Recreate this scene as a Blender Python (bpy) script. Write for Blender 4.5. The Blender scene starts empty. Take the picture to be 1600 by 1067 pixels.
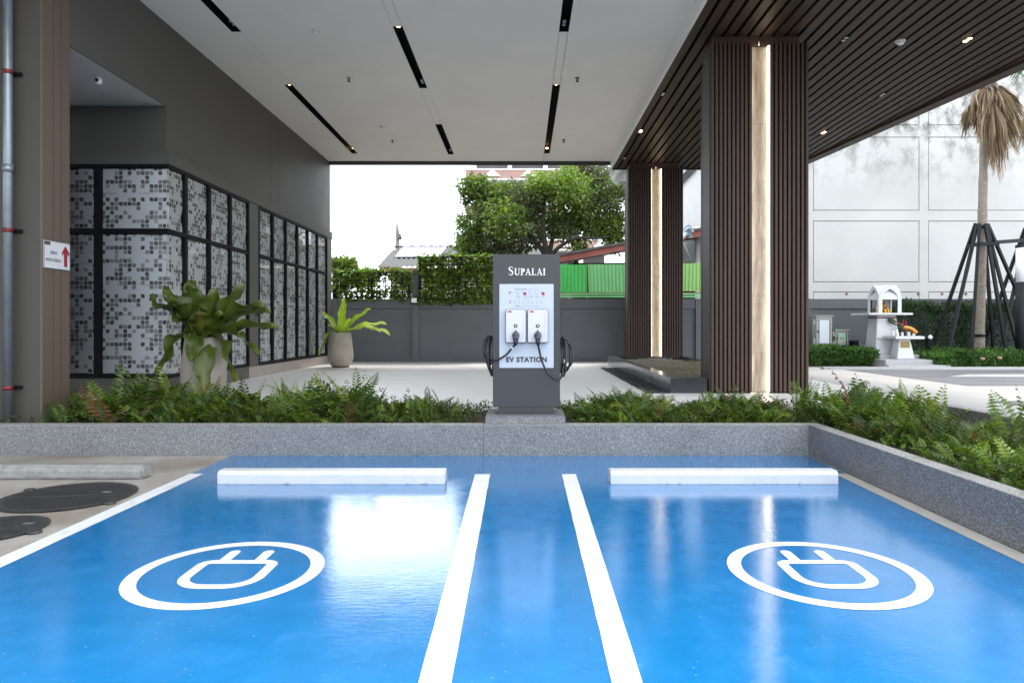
import bpy, bmesh, math, random
import numpy as np
from mathutils import Vector, Matrix
random.seed(7); RNG = np.random.default_rng(7)
S = bpy.context.scene
COL = S.collection
R = math.radians
PI = math.pi

# ------------------------------------------------------------------ camera
F, VX, VY, CZ = 1067.0, 817.0, 510.0, 1.40      # focal length, vanishing point in photo pixels, eye height
cam = bpy.data.cameras.new('camera'); co = bpy.data.objects.new('camera', cam); COL.objects.link(co)
cam.lens, cam.sensor_width = 24.0, 36.0
cam.shift_x = -(VX-800.0)/1600.0
cam.shift_y = -(533.5-VY)/1600.0
cam.clip_start, cam.clip_end = 0.05, 2000.0
co.location = (0, 0, CZ); co.rotation_euler = (R(90), 0, 0)
S.camera = co

# ------------------------------------------------------------------ world and sun
SUN_EL, SUN_ROT = R(58), R(40)
w = bpy.data.worlds.new('World'); S.world = w; w.use_nodes = True
nt = w.node_tree; nt.nodes.clear()
sky = nt.nodes.new('ShaderNodeTexSky'); sky.sky_type = 'NISHITA'; sky.sun_disc = False
sky.sun_elevation, sky.sun_rotation = SUN_EL, SUN_ROT
sky.air_density, sky.dust_density = 1.0, 3.0
tc = nt.nodes.new('ShaderNodeTexCoord')
nz = nt.nodes.new('ShaderNodeTexNoise'); nz.inputs['Scale'].default_value = 2.2; nz.inputs['Detail'].default_value = 5
nt.links.new(tc.outputs['Generated'], nz.inputs['Vector'])
cr = nt.nodes.new('ShaderNodeValToRGB')
cr.color_ramp.elements[0].position = 0.3; cr.color_ramp.elements[0].color = (.72, .8, .9, 1)
cr.color_ramp.elements[1].position = 0.7; cr.color_ramp.elements[1].color = (1, 1, 1, 1)
nt.links.new(nz.outputs['Fac'], cr.inputs['Fac'])
mul = nt.nodes.new('ShaderNodeMixRGB'); mul.blend_type = 'MULTIPLY'; mul.inputs[0].default_value = 1
mul.inputs[2].default_value = (15.5, 16.0, 16.6, 1)
nt.links.new(cr.outputs['Color'], mul.inputs[1])
mx = nt.nodes.new('ShaderNodeMixRGB'); mx.inputs[0].default_value = .82
nt.links.new(sky.outputs['Color'], mx.inputs[1]); nt.links.new(mul.outputs['Color'], mx.inputs[2])
bg = nt.nodes.new('ShaderNodeBackground'); bg.inputs['Strength'].default_value = 0.1
nt.links.new(mx.outputs['Color'], bg.inputs['Color'])
ow = nt.nodes.new('ShaderNodeOutputWorld'); nt.links.new(bg.outputs['Background'], ow.inputs['Surface'])
sl = bpy.data.lights.new('sun', 'SUN'); so = bpy.data.objects.new('sun', sl); COL.objects.link(so)
sl.energy, sl.angle, sl.color = 1.0, R(14), (1, .95, .87)
sd = Vector((math.sin(SUN_ROT)*math.cos(SUN_EL), math.cos(SUN_ROT)*math.cos(SUN_EL), math.sin(SUN_EL)))
so.rotation_euler = sd.to_track_quat('Z', 'Y').to_euler(); so.location = (30, 40, 60)
S.view_settings.view_transform = 'Standard'; S.view_settings.look = 'None'
S.view_settings.exposure = 1.68; S.view_settings.gamma = 1.0
S.view_settings.use_curve_mapping = False
S.render.engine = 'CYCLES'
S.cycles.max_bounces = 10; S.cycles.diffuse_bounces = 6; S.cycles.glossy_bounces = 4
S.cycles.transparent_max_bounces = 12; S.cycles.transmission_bounces = 4
S.cycles.caustics_reflective = False; S.cycles.caustics_refractive = False
S.cycles.sample_clamp_indirect = 6.0
S.cycles.use_denoising = True

def PZ(px, py, z=0.0):
    Y = (CZ-z)*F/(py-VY); return ((px-VX)*Y/F, Y)
def PY(px, py, Y):
    return ((px-VX)*Y/F, CZ-(py-VY)*Y/F)

# ------------------------------------------------------------------ materials
class NT:
    def __init__(s, name):
        s.m = bpy.data.materials.new(name); s.m.use_nodes = True
        s.t = s.m.node_tree; s.t.nodes.clear()
        s.out = s.n('ShaderNodeOutputMaterial')
    def n(s, typ, **kw):
        nd = s.t.nodes.new(typ)
        for k, v in kw.items():
            if k in nd.inputs.keys() if hasattr(nd.inputs, 'keys') else False: nd.inputs[k].default_value = v
            else: setattr(nd, k, v)
        return nd
    def l(s, a, b): s.t.links.new(a, b)
    def math(s, op, a, b=None, c=None):
        nd = s.n('ShaderNodeMath', operation=op)
        for i, v in enumerate((a, b, c)):
            if v is None: continue
            if isinstance(v, (int, float)): nd.inputs[i].default_value = v
            else: s.l(v, nd.inputs[i])
        return nd.outputs[0]
    def pos(s, obj=False):
        if obj: return s.n('ShaderNodeTexCoord').outputs['Object']
        return s.n('ShaderNodeNewGeometry').outputs['Position']
    def noise(s, vec, scale, detail=3.0, rough=.5, stretch=None):
        if stretch:
            mp = s.n('ShaderNodeMapping'); mp.inputs['Scale'].default_value = stretch
            s.l(vec, mp.inputs['Vector']); vec = mp.outputs['Vector']
        nd = s.n('ShaderNodeTexNoise'); nd.inputs['Scale'].default_value = scale
        nd.inputs['Detail'].default_value = detail; nd.inputs['Roughness'].default_value = rough
        s.l(vec, nd.inputs['Vector']); return nd.outputs['Fac']
    def ramp(s, fac, stops):
        nd = s.n('ShaderNodeValToRGB'); e = nd.color_ramp.elements
        while len(e) < len(stops): e.new(0.5)
        for i, (p, c) in enumerate(stops):
            e[i].position = p; e[i].color = (c, c, c, 1) if isinstance(c, (int, float)) else (*c, 1)
        s.l(fac, nd.inputs['Fac']); return nd.outputs['Color']
    def mix(s, fac, a, b, blend='MIX'):
        nd = s.n('ShaderNodeMixRGB', blend_type=blend)
        for i, v in enumerate((fac, a, b)):
            if isinstance(v, (int, float)): nd.inputs[i].default_value = v if i == 0 else (v, v, v, 1)
            elif isinstance(v, tuple): nd.inputs[i].default_value = (*v, 1)
            else: s.l(v, nd.inputs[i])
        return nd.outputs[0]
    def bsdf(s, color, rough=.5, metal=0.0, spec=.5, coat=0.0):
        b = s.n('ShaderNodeBsdfPrincipled')
        if isinstance(color, tuple): b.inputs['Base Color'].default_value = (*color, 1)
        else: s.l(color, b.inputs['Base Color'])
        if isinstance(rough, (int, float)): b.inputs['Roughness'].default_value = rough
        else: s.l(rough, b.inputs['Roughness'])
        b.inputs['Metallic'].default_value = metal
        b.inputs['Specular IOR Level'].default_value = spec
        b.inputs['Coat Weight'].default_value = coat
        s.l(b.outputs[0], s.out.inputs['Surface']); s.b = b; return b
    def bump(s, h, strength=.3, dist=.01):
        nd = s.n('ShaderNodeBump'); nd.inputs['Strength'].default_value = strength; nd.inputs['Distance'].default_value = dist
        s.l(h, nd.inputs['Height']); s.l(nd.outputs[0], s.b.inputs['Normal'])

def simple(name, col, rough=.5, metal=0.0, spec=.5, var=.12, scale=3.0, bump=0.0, bscale=60.0, obj=False, coat=0.0, stretch=None):
    k = NT(name); p = k.pos(obj)
    n = k.noise(p, scale, 4, .6, stretch)
    lo = tuple(c*(1-var) for c in col); hi = tuple(min(1, c*(1+var)) for c in col)
    c = k.ramp(n, [(.3, lo), (.7, hi)])
    rr = k.math('MULTIPLY_ADD', n, .16, rough-.08)
    k.bsdf(c, rr, metal, spec, coat)
    if bump: k.bump(k.noise(p, bscale, 3), bump, .004)
    return k.m

def emis(name, col, strength):
    k = NT(name); e = k.n('ShaderNodeEmission'); e.inputs['Color'].default_value = (*col, 1)
    e.inputs['Strength'].default_value = strength; k.l(e.outputs[0], k.out.inputs['Surface']); return k.m

def leafmat(name, stops, transl=.35, rough=.45):
    k = NT(name); at = k.n('ShaderNodeAttribute'); at.attribute_name = 'tint'
    c = k.ramp(at.outputs['Fac'], stops); nn = k.noise(k.pos(), 30, 4, .65)
    c = k.mix(.6, c, k.ramp(nn, [(.3, .62), (.7, 1.3)]), 'MULTIPLY')
    b = k.bsdf(c, rough, 0, .4)
    t = k.n('ShaderNodeBsdfTranslucent')
    c2 = k.mix(1.0, c, (1.5, 1.7, .7), 'MULTIPLY'); k.l(c2, t.inputs['Color'])
    m = k.n('ShaderNodeMixShader'); m.inputs[0].default_value = transl
    k.l(b.outputs[0], m.inputs[1]); k.l(t.outputs[0], m.inputs[2]); k.l(m.outputs[0], k.out.inputs['Surface'])
    return k.m

M = {}
M['ground'] = simple('ground', (.16, .15, .13), .9)
# stained raw concrete of the next bay
k = NT('bay_concrete'); p = k.pos()
n1 = k.noise(p, 1.1, 5, .6); n2 = k.noise(p, 9, 5, .7); n3 = k.noise(p, 90, 2)
c = k.mix(k.ramp(n1, [(.35, 0.0), (.65, 1.0)]), (.22, .185, .145), (.36, .335, .30))
c = k.mix(.45, c, k.ramp(n2, [(.3, .55), (.7, 1.15)]), 'MULTIPLY')
k.bsdf(c, k.math('MULTIPLY_ADD', n2, .3, .5)); k.bump(n3, .25, .003); M['bay_concrete'] = k.m
# blue epoxy paint, trowelled
k = NT('blue_epoxy'); p = k.pos()
n1 = k.noise(p, .9, 4, .6); n2 = k.noise(p, 5, 6, .65, (1, 1.0, 1)); n3 = k.noise(p, 26, 4, .6, (.6, 1.6, 1)); n4 = k.noise(p, 2.3, 3)
c = k.ramp(n2, [(.3, (.006, .126, .305)), (.55, (.010, .147, .355)), (.8, (.026, .178, .395))])
c = k.mix(k.ramp(n1, [(.35, 0.0), (.75, .3)]), c, (.02, .175, .42))
spk = k.ramp(k.noise(p, 38, 2, .4), [(.70, 0.0), (.75, .4)])
c = k.mix(spk, c, (.22, .38, .55))
scf = k.math('MULTIPLY', k.ramp(k.noise(p, 7, 6, .75, (3.5, .5, 1)), [(.56, 0.0), (.70, .30)]), k.ramp(k.noise(p, .7, 2), [(.42, 0.0), (.6, 1.0)]))
c = k.mix(scf, c, (.10, .16, .24))
drt = k.ramp(k.noise(p, 3.1, 7, .8), [(.62, 0.0), (.80, .35)])
c = k.mix(drt, c, (.12, .17, .22))
rr = k.ramp(n2, [(.3, .06), (.6, .11), (.8, .20)])
b = k.bsdf(c, rr, 0, .5, .55); k.l(k.ramp(n2, [(.3, .015), (.7, .06)]), b.inputs['Coat Roughness'])
n5 = k.noise(p, 70, 4, .65, (.45, 1.6, 1))
hh = k.math('ADD', k.math('ADD', k.math('MULTIPLY', n4, .6), k.math('MULTIPLY', n3, .24)), k.math('MULTIPLY', n5, .11))
k.bump(hh, .24, .012)
k.l(k.b.inputs['Normal'].links[0].from_socket, b.inputs['Coat Normal']); M['blue_epoxy'] = k.m
k = NT('white_paint'); p = k.pos()
n2 = k.noise(p, 7, 6, .7)
c = k.ramp(n2, [(.25, (.50, .49, .47)), (.5, (.62, .62, .612))])
c = k.mix(k.ramp(k.noise(p, 26, 6, .8), [(.64, 0.0), (.74, .55)]), c, (.26, .26, .26))
c = k.mix(k.ramp(k.noise(p, 4, 5, .75, (3, .6, 1)), [(.55, 0.0), (.75, .4)]), c, (.34, .34, .345))
k.bsdf(c, .45); k.bump(k.noise(p, 60, 3), .15, .002); M['white_paint'] = k.m
k = NT('stop_white'); p = k.pos(); sx = k.n('ShaderNodeSeparateXYZ'); k.l(p, sx.inputs[0])
low = k.n('ShaderNodeMapRange'); low.inputs['From Min'].default_value = .05; low.inputs['From Max'].default_value = .0; k.l(sx.outputs['Z'], low.inputs['Value'])
c = k.ramp(k.noise(p, 9, 5, .6), [(.3, (.47, .47, .465)), (.7, (.53, .53, .53))])
chip = k.ramp(k.math('ADD', k.noise(p, 16, 6, .75, (.6, 1, 1)), k.math('MULTIPLY', low.outputs[0], .16)), [(.71, 0.0), (.75, 1.0)])
c = k.mix(k.math('MULTIPLY', chip, .8), c, (.16, .155, .15))
c = k.mix(k.ramp(k.noise(p, 5, 4, .7, (1, 1, 3)), [(.55, 0.0), (.75, .25)]), c, (.25, .25, .25))
k.bsdf(c, .42); k.bump(k.noise(p, 40, 3), .15, .004); M['stop_white'] = k.m
k = NT('stop_raw'); p = k.pos(); n2 = k.noise(p, 12, 5, .7)
k.bsdf(k.ramp(n2, [(.3, (.15, .142, .127)), (.5, (.22, .215, .20)), (.75, (.29, .285, .265))]), .7); k.bump(k.noise(p, 50, 3), .3, .004); M['stop_raw'] = k.m
# terrazzo wash kerb
def granite(name, dark, mid, light, rough=.6):
    k = NT(name); p = k.pos()
    v = k.n('ShaderNodeTexVoronoi'); v.inputs['Scale'].default_value = 165; k.l(p, v.inputs['Vector'])
    f = k.n('ShaderNodeSeparateColor'); k.l(v.outputs['Color'], f.inputs[0])
    c = k.ramp(f.outputs[0], [(.0, dark), (.32, mid), (.7, mid), (.86, light)])
    n = k.noise(p, 2.0, 4, .6)
    c = k.mix(.5, c, k.ramp(n, [(.3, .72), (.7, 1.12)]), 'MULTIPLY')
    k.bsdf(c, rough); k.bump(v.outputs['Distance'], .25, .003); return k.m
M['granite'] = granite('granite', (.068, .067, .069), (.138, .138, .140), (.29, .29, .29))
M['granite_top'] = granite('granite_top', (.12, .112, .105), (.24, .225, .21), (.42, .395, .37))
# pale driveway paving
k = NT('pale_paving'); p = k.pos()
n1 = k.noise(p, .5, 4); n2 = k.noise(p, 3, 5, .6, (.35, 2.2, 1))
c = k.ramp(n2, [(.3, (.66, .635, .605)), (.7, (.76, .74, .71))])
c = k.mix(.4, c, k.ramp(n1, [(.3, .8), (.7, 1.05)]), 'MULTIPLY')
k.bsdf(c, k.math('MULTIPLY_ADD', n2, .2, .32)); k.bump(k.noise(p, 40, 3), .1, .003); M['pale_paving'] = k.m
M['dimmed_concrete'] = simple('dimmed_concrete', (.35, .337, .32), .6, var=.10, scale=1.3, bump=.1)  # same paving darkened outdoors so open daylight does not blow it out
M['shaded_paint'] = simple('shaded_paint', (.36, .33, .295), .55, var=.12, scale=8, bump=.1)  # white line paint with the kerb's shade mixed into its colour
k = NT('asphalt'); p = k.pos()
n1 = k.noise(p, 1.2, 4, .6, (.4, 2, 1)); c = k.ramp(n1, [(.3, (.05, .053, .06)), (.7, (.12, .125, .135))])
k.bsdf(c, .55); k.bump(k.noise(p, 130, 2), .4, .004); M['asphalt'] = k.m
M['soil'] = simple('soil', (.055, .04, .028), .95, var=.5, scale=22, bump=.6, bscale=50)
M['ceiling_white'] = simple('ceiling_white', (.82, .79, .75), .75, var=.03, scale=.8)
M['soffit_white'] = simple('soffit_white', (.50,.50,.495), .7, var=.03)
M['trim_white'] = simple('trim_white', (.75, .74, .72), .5, var=.03)
M['beam_dark'] = simple('beam_dark', (.03, .03, .03), .5)
M['wall_grey'] = simple('wall_grey', (.071,.066,.0595), .55, var=.08, scale=1.2, stretch=(1, 1, .5), bump=.05)
M['wall_taupe'] = simple('wall_taupe', (.085, .077, .068), .55, var=.06, scale=1.5)
M['skirting'] = simple('skirting', (.30, .26, .225), .35, var=.12, scale=2.5, stretch=(1, 1, 3))
M['frame_black'] = simple('frame_black', (.005, .0055, .007), .5, var=.2, spec=.15)
M['black'] = simple('black', (.004, .004, .005), .7, spec=.1)
M['pillar_brown'] = simple('pillar_brown', (.10, .072, .052), .5, var=.06, scale=1.5, stretch=(1, 1, .3))
M['pillar_grey'] = simple('pillar_grey', (.047,.042,.0345), .55, var=.06, scale=1.3)
M['slat_brown'] = simple('slat_brown', (.064, .039, .0285), .5, spec=.22, var=.2, scale=6, stretch=(1, 1, .12), obj=False)
M['deck_slat'] = simple('deck_slat', (.046, .032, .0235), .48, spec=.22, var=.2, scale=5, stretch=(1, .08, 1))
k = NT('wood_tile'); p = k.pos()
n1 = k.noise(p, 5, 6, .7, (2.5, 2.5, .35)); n2 = k.noise(p, 14, 5, .65, (2, 2, .3))
c = k.ramp(n1, [(.3, (.10, .082, .066)), (.5, (.19, .168, .145)), (.7, (.29, .265, .24))])
c = k.mix(.5, c, k.ramp(n2, [(.3, .6), (.6, 1.1)]), 'MULTIPLY'); k.bsdf(c, .5); M['wood_tile'] = k.m
M['led'] = emis('led', (1, .84, .58), 3.0)
M['lamp_warm'] = emis('lamp_warm', (1, .62, .22), 9.0)
M['lamp_glass'] = simple('lamp_glass', (.5, .5, .5), .15)
M['chrome'] = simple('chrome', (.6, .6, .6), .25, 1.0)
M['galv'] = simple('galv', (.22, .245, .265), .42, .6, var=.12, scale=9)
M['red_clamp'] = simple('red_clamp', (.14, .006, .012), .4)
M['dark_granite'] = simple('dark_granite', (.02, .02, .023), .2, var=.3, scale=30)
M['box_side_sheen'] = simple('box_side_sheen', (.17, .175, .185), .16, var=.15, scale=3)  # granite side wall, lightened to carry its reflections in the colour
M['pebble'] = simple('pebble', (.03, .031, .036), .45, var=.6, scale=18)
k = NT('bed_fill'); p = k.pos(); n1 = k.noise(p, 3, 4); n2 = k.noise(p, 40, 3, .6)
c = k.mix(k.ramp(n1, [(.4, 0.0), (.6, 1.0)]), (.15, .14, .12), (.14, .13, .05)); c = k.mix(.6, c, k.ramp(n2, [(.3, .3), (.65, 1.3)]), 'MULTIPLY')
k.bsdf(c, .9); k.bump(n2, .9, .02); M['bed_fill'] = k.m
M['bwall'] = simple('bwall', (.092, .096, .102), .6, var=.1, scale=1.4, bump=.08)
M['ped_grey'] = simple('ped_grey', (.0175, .0175, .0198), .38, var=.06, scale=2)
M['panel_white'] = simple('panel_white', (.40, .43, .48), .3, var=.02)
M['charger_white'] = simple('charger_white', (.48, .47, .49), .22, var=.02, coat=.4)
M['letter_white'] = simple('letter_white', (.75,.75,.75), .35, var=.01)
M['letter_dark'] = simple('letter_dark', (.035, .038, .045), .4)
M['print_grey'] = simple('print_grey', (.28, .28, .30), .5)
M['red'] = simple('red', (.28, .008, .024), .4)
M['rubber'] = simple('rubber', (.012, .012, .014), .42)
M['plug_grey'] = simple('plug_grey', (.05, .055, .06), .35)
M['pot'] = simple('pot', (.27, .235, .195), .7, var=.14, scale=5, bump=.2, bscale=50)
M['iron'] = None
k = NT('iron'); p = k.pos(); n1 = k.noise(p, 14, 5, .7)
k.bsdf(k.ramp(n1, [(.3, (.018, .018, .019)), (.6, (.040, .039, .038)), (.78, (.12, .11, .1))]), .5); k.bump(k.noise(p, 80, 3), .3, .003); M['iron'] = k.m
# far white wall with damp stains
k = NT('stained_white'); p = k.pos()
sx = k.n('ShaderNodeSeparateXYZ'); k.l(p, sx.inputs[0])
n1 = k.noise(p, .55, 5, .62, (1, 1, 1)); n2 = k.noise(p, 1.7, 7, .74, (1.15, 1, .75)); n3 = k.noise(p, .25, 3)
hi = k.n('ShaderNodeMapRange'); hi.inputs['From Min'].default_value = 5.9; hi.inputs['From Max'].default_value = 8.2; k.l(sx.outputs['Z'], hi.inputs['Value'])
st = k.math('MULTIPLY', k.ramp(n2, [(.47, 0.0), (.60, 1.0)]), hi.outputs[0])
c = k.ramp(n1, [(.3, (.435, .43, .405)), (.7, (.51, .50, .47))])
c = k.mix(k.math('MULTIPLY', st, .85), c, (.12, .12, .108))
k.bsdf(c, .85); k.bump(k.noise(p, 30, 3), .1, .004); M['stained_white'] = k.m
M['rust_line'] = simple('rust_line', (.22, .10, .08), .8)
M['plaster_white'] = simple('plaster_white', (.74, .74, .73), .6, var=.04)
M['shrine_white'] = simple('shrine_white', (.56, .56, .57), .4, var=.03)
M['gold'] = simple('gold', (.55, .27, .03), .35, .6, var=.4, scale=30)
M['brass'] = simple('brass', (.15,.105,.03), .35, .7)
M['step_grey'] = simple('step_grey', (.36, .355, .35), .6, var=.08)
M['meter_beige'] = simple('meter_beige', (.33, .335, .30), .45, var=.05)
M['meter_window'] = simple('meter_window', (.62, .66, .68), .12, var=.03)
M['meter_inside'] = simple('meter_inside', (.40, .43, .36), .3, var=.05)
M['green_label'] = simple('green_label', (.12, .62, .38), .5)
M['steel_prop'] = simple('steel_prop', (.010, .012, .013), .6, spec=.2, var=.1)
M['lamp_white'] = simple('lamp_white', (.86, .87, .88), .3, var=.02)
M['bark'] = simple('bark', (.20, .165, .13), .9, var=.35, scale=9, stretch=(1, 1, 2.5), bump=.6, bscale=25)
M['bark_dark'] = simple('bark_dark', (.045, .037, .03), .9, var=.3, scale=6, bump=.5, bscale=20)
M['palm_boot'] = simple('palm_boot', (.075, .028, .016), .85, var=.4, scale=7)
M['sheet_green'] = simple('sheet_green', (.07, .50, .10), .45, var=.08, scale=2)
M['sheet_green_pale'] = simple('sheet_green_pale', (.20, .52, .20), .45, var=.08, scale=2)
M['sheet_green_yellow'] = simple('sheet_green_yellow', (.30, .54, .16), .45, var=.08, scale=2)
M['rust_red'] = simple('rust_red', (.22, .06, .045), .7, var=.2)
M['shed_roof'] = simple('shed_roof', (.07, .07, .068), .75, var=.3, scale=4)
M['dark_inside'] = simple('dark_inside', (.012, .011, .01), .9)
M['roof_tile'] = simple('roof_tile', (.07,.066,.062), .85, var=.25, scale=3)
M['solar'] = simple('solar', (.55, .60, .68), .12, .35, var=.03)  # whitish base stands in for sky glare on the panels
M['cream'] = simple('cream', (.5, .44, .37), .8)
M['pink'] = simple('pink', (.31, .19, .155), .8, var=.08)
M['pink_dark'] = simple('pink_dark', (.17,.10,.08), .7, var=.1)
M['win_dark'] = simple('win_dark', (.05, .045, .042), .3)
M['cloth'] = simple('cloth', (.42, .50, .56), .7, var=.3, scale=5)
M['concrete'] = simple('concrete', (.15, .145, .14), .8)
M['red_brown'] = simple('red_brown', (.11, .035, .025), .6)
M['leaf_garland'] = simple('leaf_garland', (.03, .09, .03), .6)
M['orange'] = simple('orange', (.80, .28, .02), .5)
M['sign_white'] = simple('sign_white', (.55,.55,.57), .35, var=.02)
M['fern'] = leafmat('fern', [(0, (.018, .032, .007)), (.3, (.038, .068, .009)), (.65, (.098, .155, .016)), (.93, (.24, .30, .035)), (.95, (.16, .075, .035)), (1, (.10, .045, .025))])
M['nest_dark'] = leafmat('nest_dark', [(0, (.028, .046, .008)), (.6, (.066, .094, .011)), (.85, (.12, .13, .02)), (1, (.16, .10, .035))], .22, .42)
M['nest_lime'] = leafmat('nest_lime', [(0, (.16, .26, .03)), (.6, (.30, .42, .03)), (1, (.5, .55, .22))], .4, .35)
M['tree_leaf'] = leafmat('tree_leaf', [(0, (.038, .05, .02)), (.45, (.075, .105, .025)), (.75, (.12, .19, .022)), (1, (.22, .29, .05))], .45)
M['tree_dry'] = leafmat('tree_dry', [(0, (.04, .04, .026)), (.6, (.085, .078, .05)), (1, (.12, .12, .06))], .3)
M['vine_leaf'] = leafmat('vine_leaf', [(0, (.04, .07, .009)), (.5, (.095, .16, .014)), (1, (.26, .33, .04))], .38)
M['hedge_dark'] = leafmat('hedge_dark', [(0, (.018, .04, .014)), (.7, (.035, .075, .022)), (1, (.07, .11, .03))], .25)
M['hedge_low'] = leafmat('hedge_low', [(0, (.03, .065, .014)), (.6, (.06, .135, .025)), (1, (.12, .20, .05))], .3)
M['palm_dry'] = leafmat('palm_dry', [(0, (.085, .05, .03)), (.6, (.20, .135, .08)), (1, (.33, .245, .155))], .2, .7)
M['palm_green'] = leafmat('palm_green', [(0, (.03, .06, .02)), (1, (.08, .13, .03))], .3)
# thin glass
k = NT('thin_glass'); g = k.n('ShaderNodeBsdfGlossy'); g.inputs['Roughness'].default_value = .03
t = k.n('ShaderNodeBsdfTransparent'); t.inputs['Color'].default_value = (.93, .95, .96, 1)
fr = k.n('ShaderNodeFresnel'); fr.inputs['IOR'].default_value = 1.45
m = k.n('ShaderNodeMixShader'); k.l(fr.outputs[0], m.inputs[0]); k.l(t.outputs[0], m.inputs[1]); k.l(g.outputs[0], m.inputs[2]); k.l(m.outputs[0], k.out.inputs['Surface'])
M['thin_glass'] = k.m

def film_material(name, axis, off, lo=(.78,.79,.795), hi=(.85,.85,.85)):
    """printed shop-window film: rows of little rounded leaves in greys; axis 0 = runs along X, 1 = along Y"""
    k = NT(name); p = k.pos(); sx = k.n('ShaderNodeSeparateXYZ'); k.l(p, sx.inputs[0])
    pitch = .068
    u = k.math('DIVIDE', k.math('ADD', sx.outputs[axis], off), pitch); v = k.math('DIVIDE', sx.outputs[2], pitch)
    cu = k.math('FLOOR', u); cv = k.math('FLOOR', v)
    # the print repeats every 19 x 22 cells
    ru = k.math('MODULO', k.math('ADD', cu, 1900), 19); rv = k.math('MODULO', k.math('ADD', cv, 2200), 22)
    lu = k.math('SUBTRACT', k.math('SUBTRACT', u, cu), .5); lv = k.math('SUBTRACT', k.math('SUBTRACT', v, cv), .5)
    cx = k.n('ShaderNodeCombineXYZ'); k.l(ru, cx.inputs[0]); k.l(rv, cx.inputs[1])
    wn = k.n('ShaderNodeTexWhiteNoise', noise_dimensions='2D'); k.l(cx.outputs[0], wn.inputs['Vector'])
    wc = k.n('ShaderNodeSeparateColor'); k.l(wn.outputs['Color'], wc.inputs[0])
    clus = k.noise(cx.outputs[0], .23, 1, .5)
    # leaf: square with two opposite corners rounded off
    au = k.math('ABSOLUTE', lu); av = k.math('ABSOLUTE', lv)
    rad = k.math('POWER', k.math('ADD', k.math('POWER', k.math('MAXIMUM', k.math('SUBTRACT', au, .08), 0), 2), k.math('POWER', k.math('MAXIMUM', k.math('SUBTRACT', av, .08), 0), 2)), .5)
    rounded = k.math('LESS_THAN', rad, .37)
    sq = k.math('LESS_THAN', k.math('MAXIMUM', au, av), .44)
    flip = k.math('SUBTRACT', k.math('MULTIPLY', k.math('GREATER_THAN', wc.outputs[2], .5), 2), 1)
    diag = k.math('GREATER_THAN', k.math('MULTIPLY', k.math('MULTIPLY', lu, lv), flip), 0)
    shape = k.math('ADD', k.math('MULTIPLY', diag, rounded), k.math('MULTIPLY', k.math('SUBTRACT', 1, diag), sq))
    rowd = k.math('MULTIPLY', k.math('SINE', k.math('MULTIPLY', rv, 1.71)), .10)
    pres = k.math('GREATER_THAN', k.math('ADD', k.math('ADD', k.math('MULTIPLY', wc.outputs[0], .62), k.math('MULTIPLY', clus, .7)), rowd), .685)
    mask = k.math('MULTIPLY', shape, pres)
    tone = k.ramp(wc.outputs[1], [(0, (.10, .086, .088)), (.35, (.17, .153, .155)), (.65, (.31, .29, .288)), (1, (.50, .49, .485))])
    base = k.ramp(k.noise(p, 1.3, 3), [(.3, lo), (.7, hi)])
    c = k.mix(mask, base, tone)
    k.bsdf(c, .35, 0, .4); return k.m
M['film_front'] = film_material('film_front', 0, 30.0)
M['film_side_lit'] = film_material('film_side_lit', 1, 30.02, (.80,.785,.76), (.88,.865,.84))  # same film, base warmed and lightened for the better lit side

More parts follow.
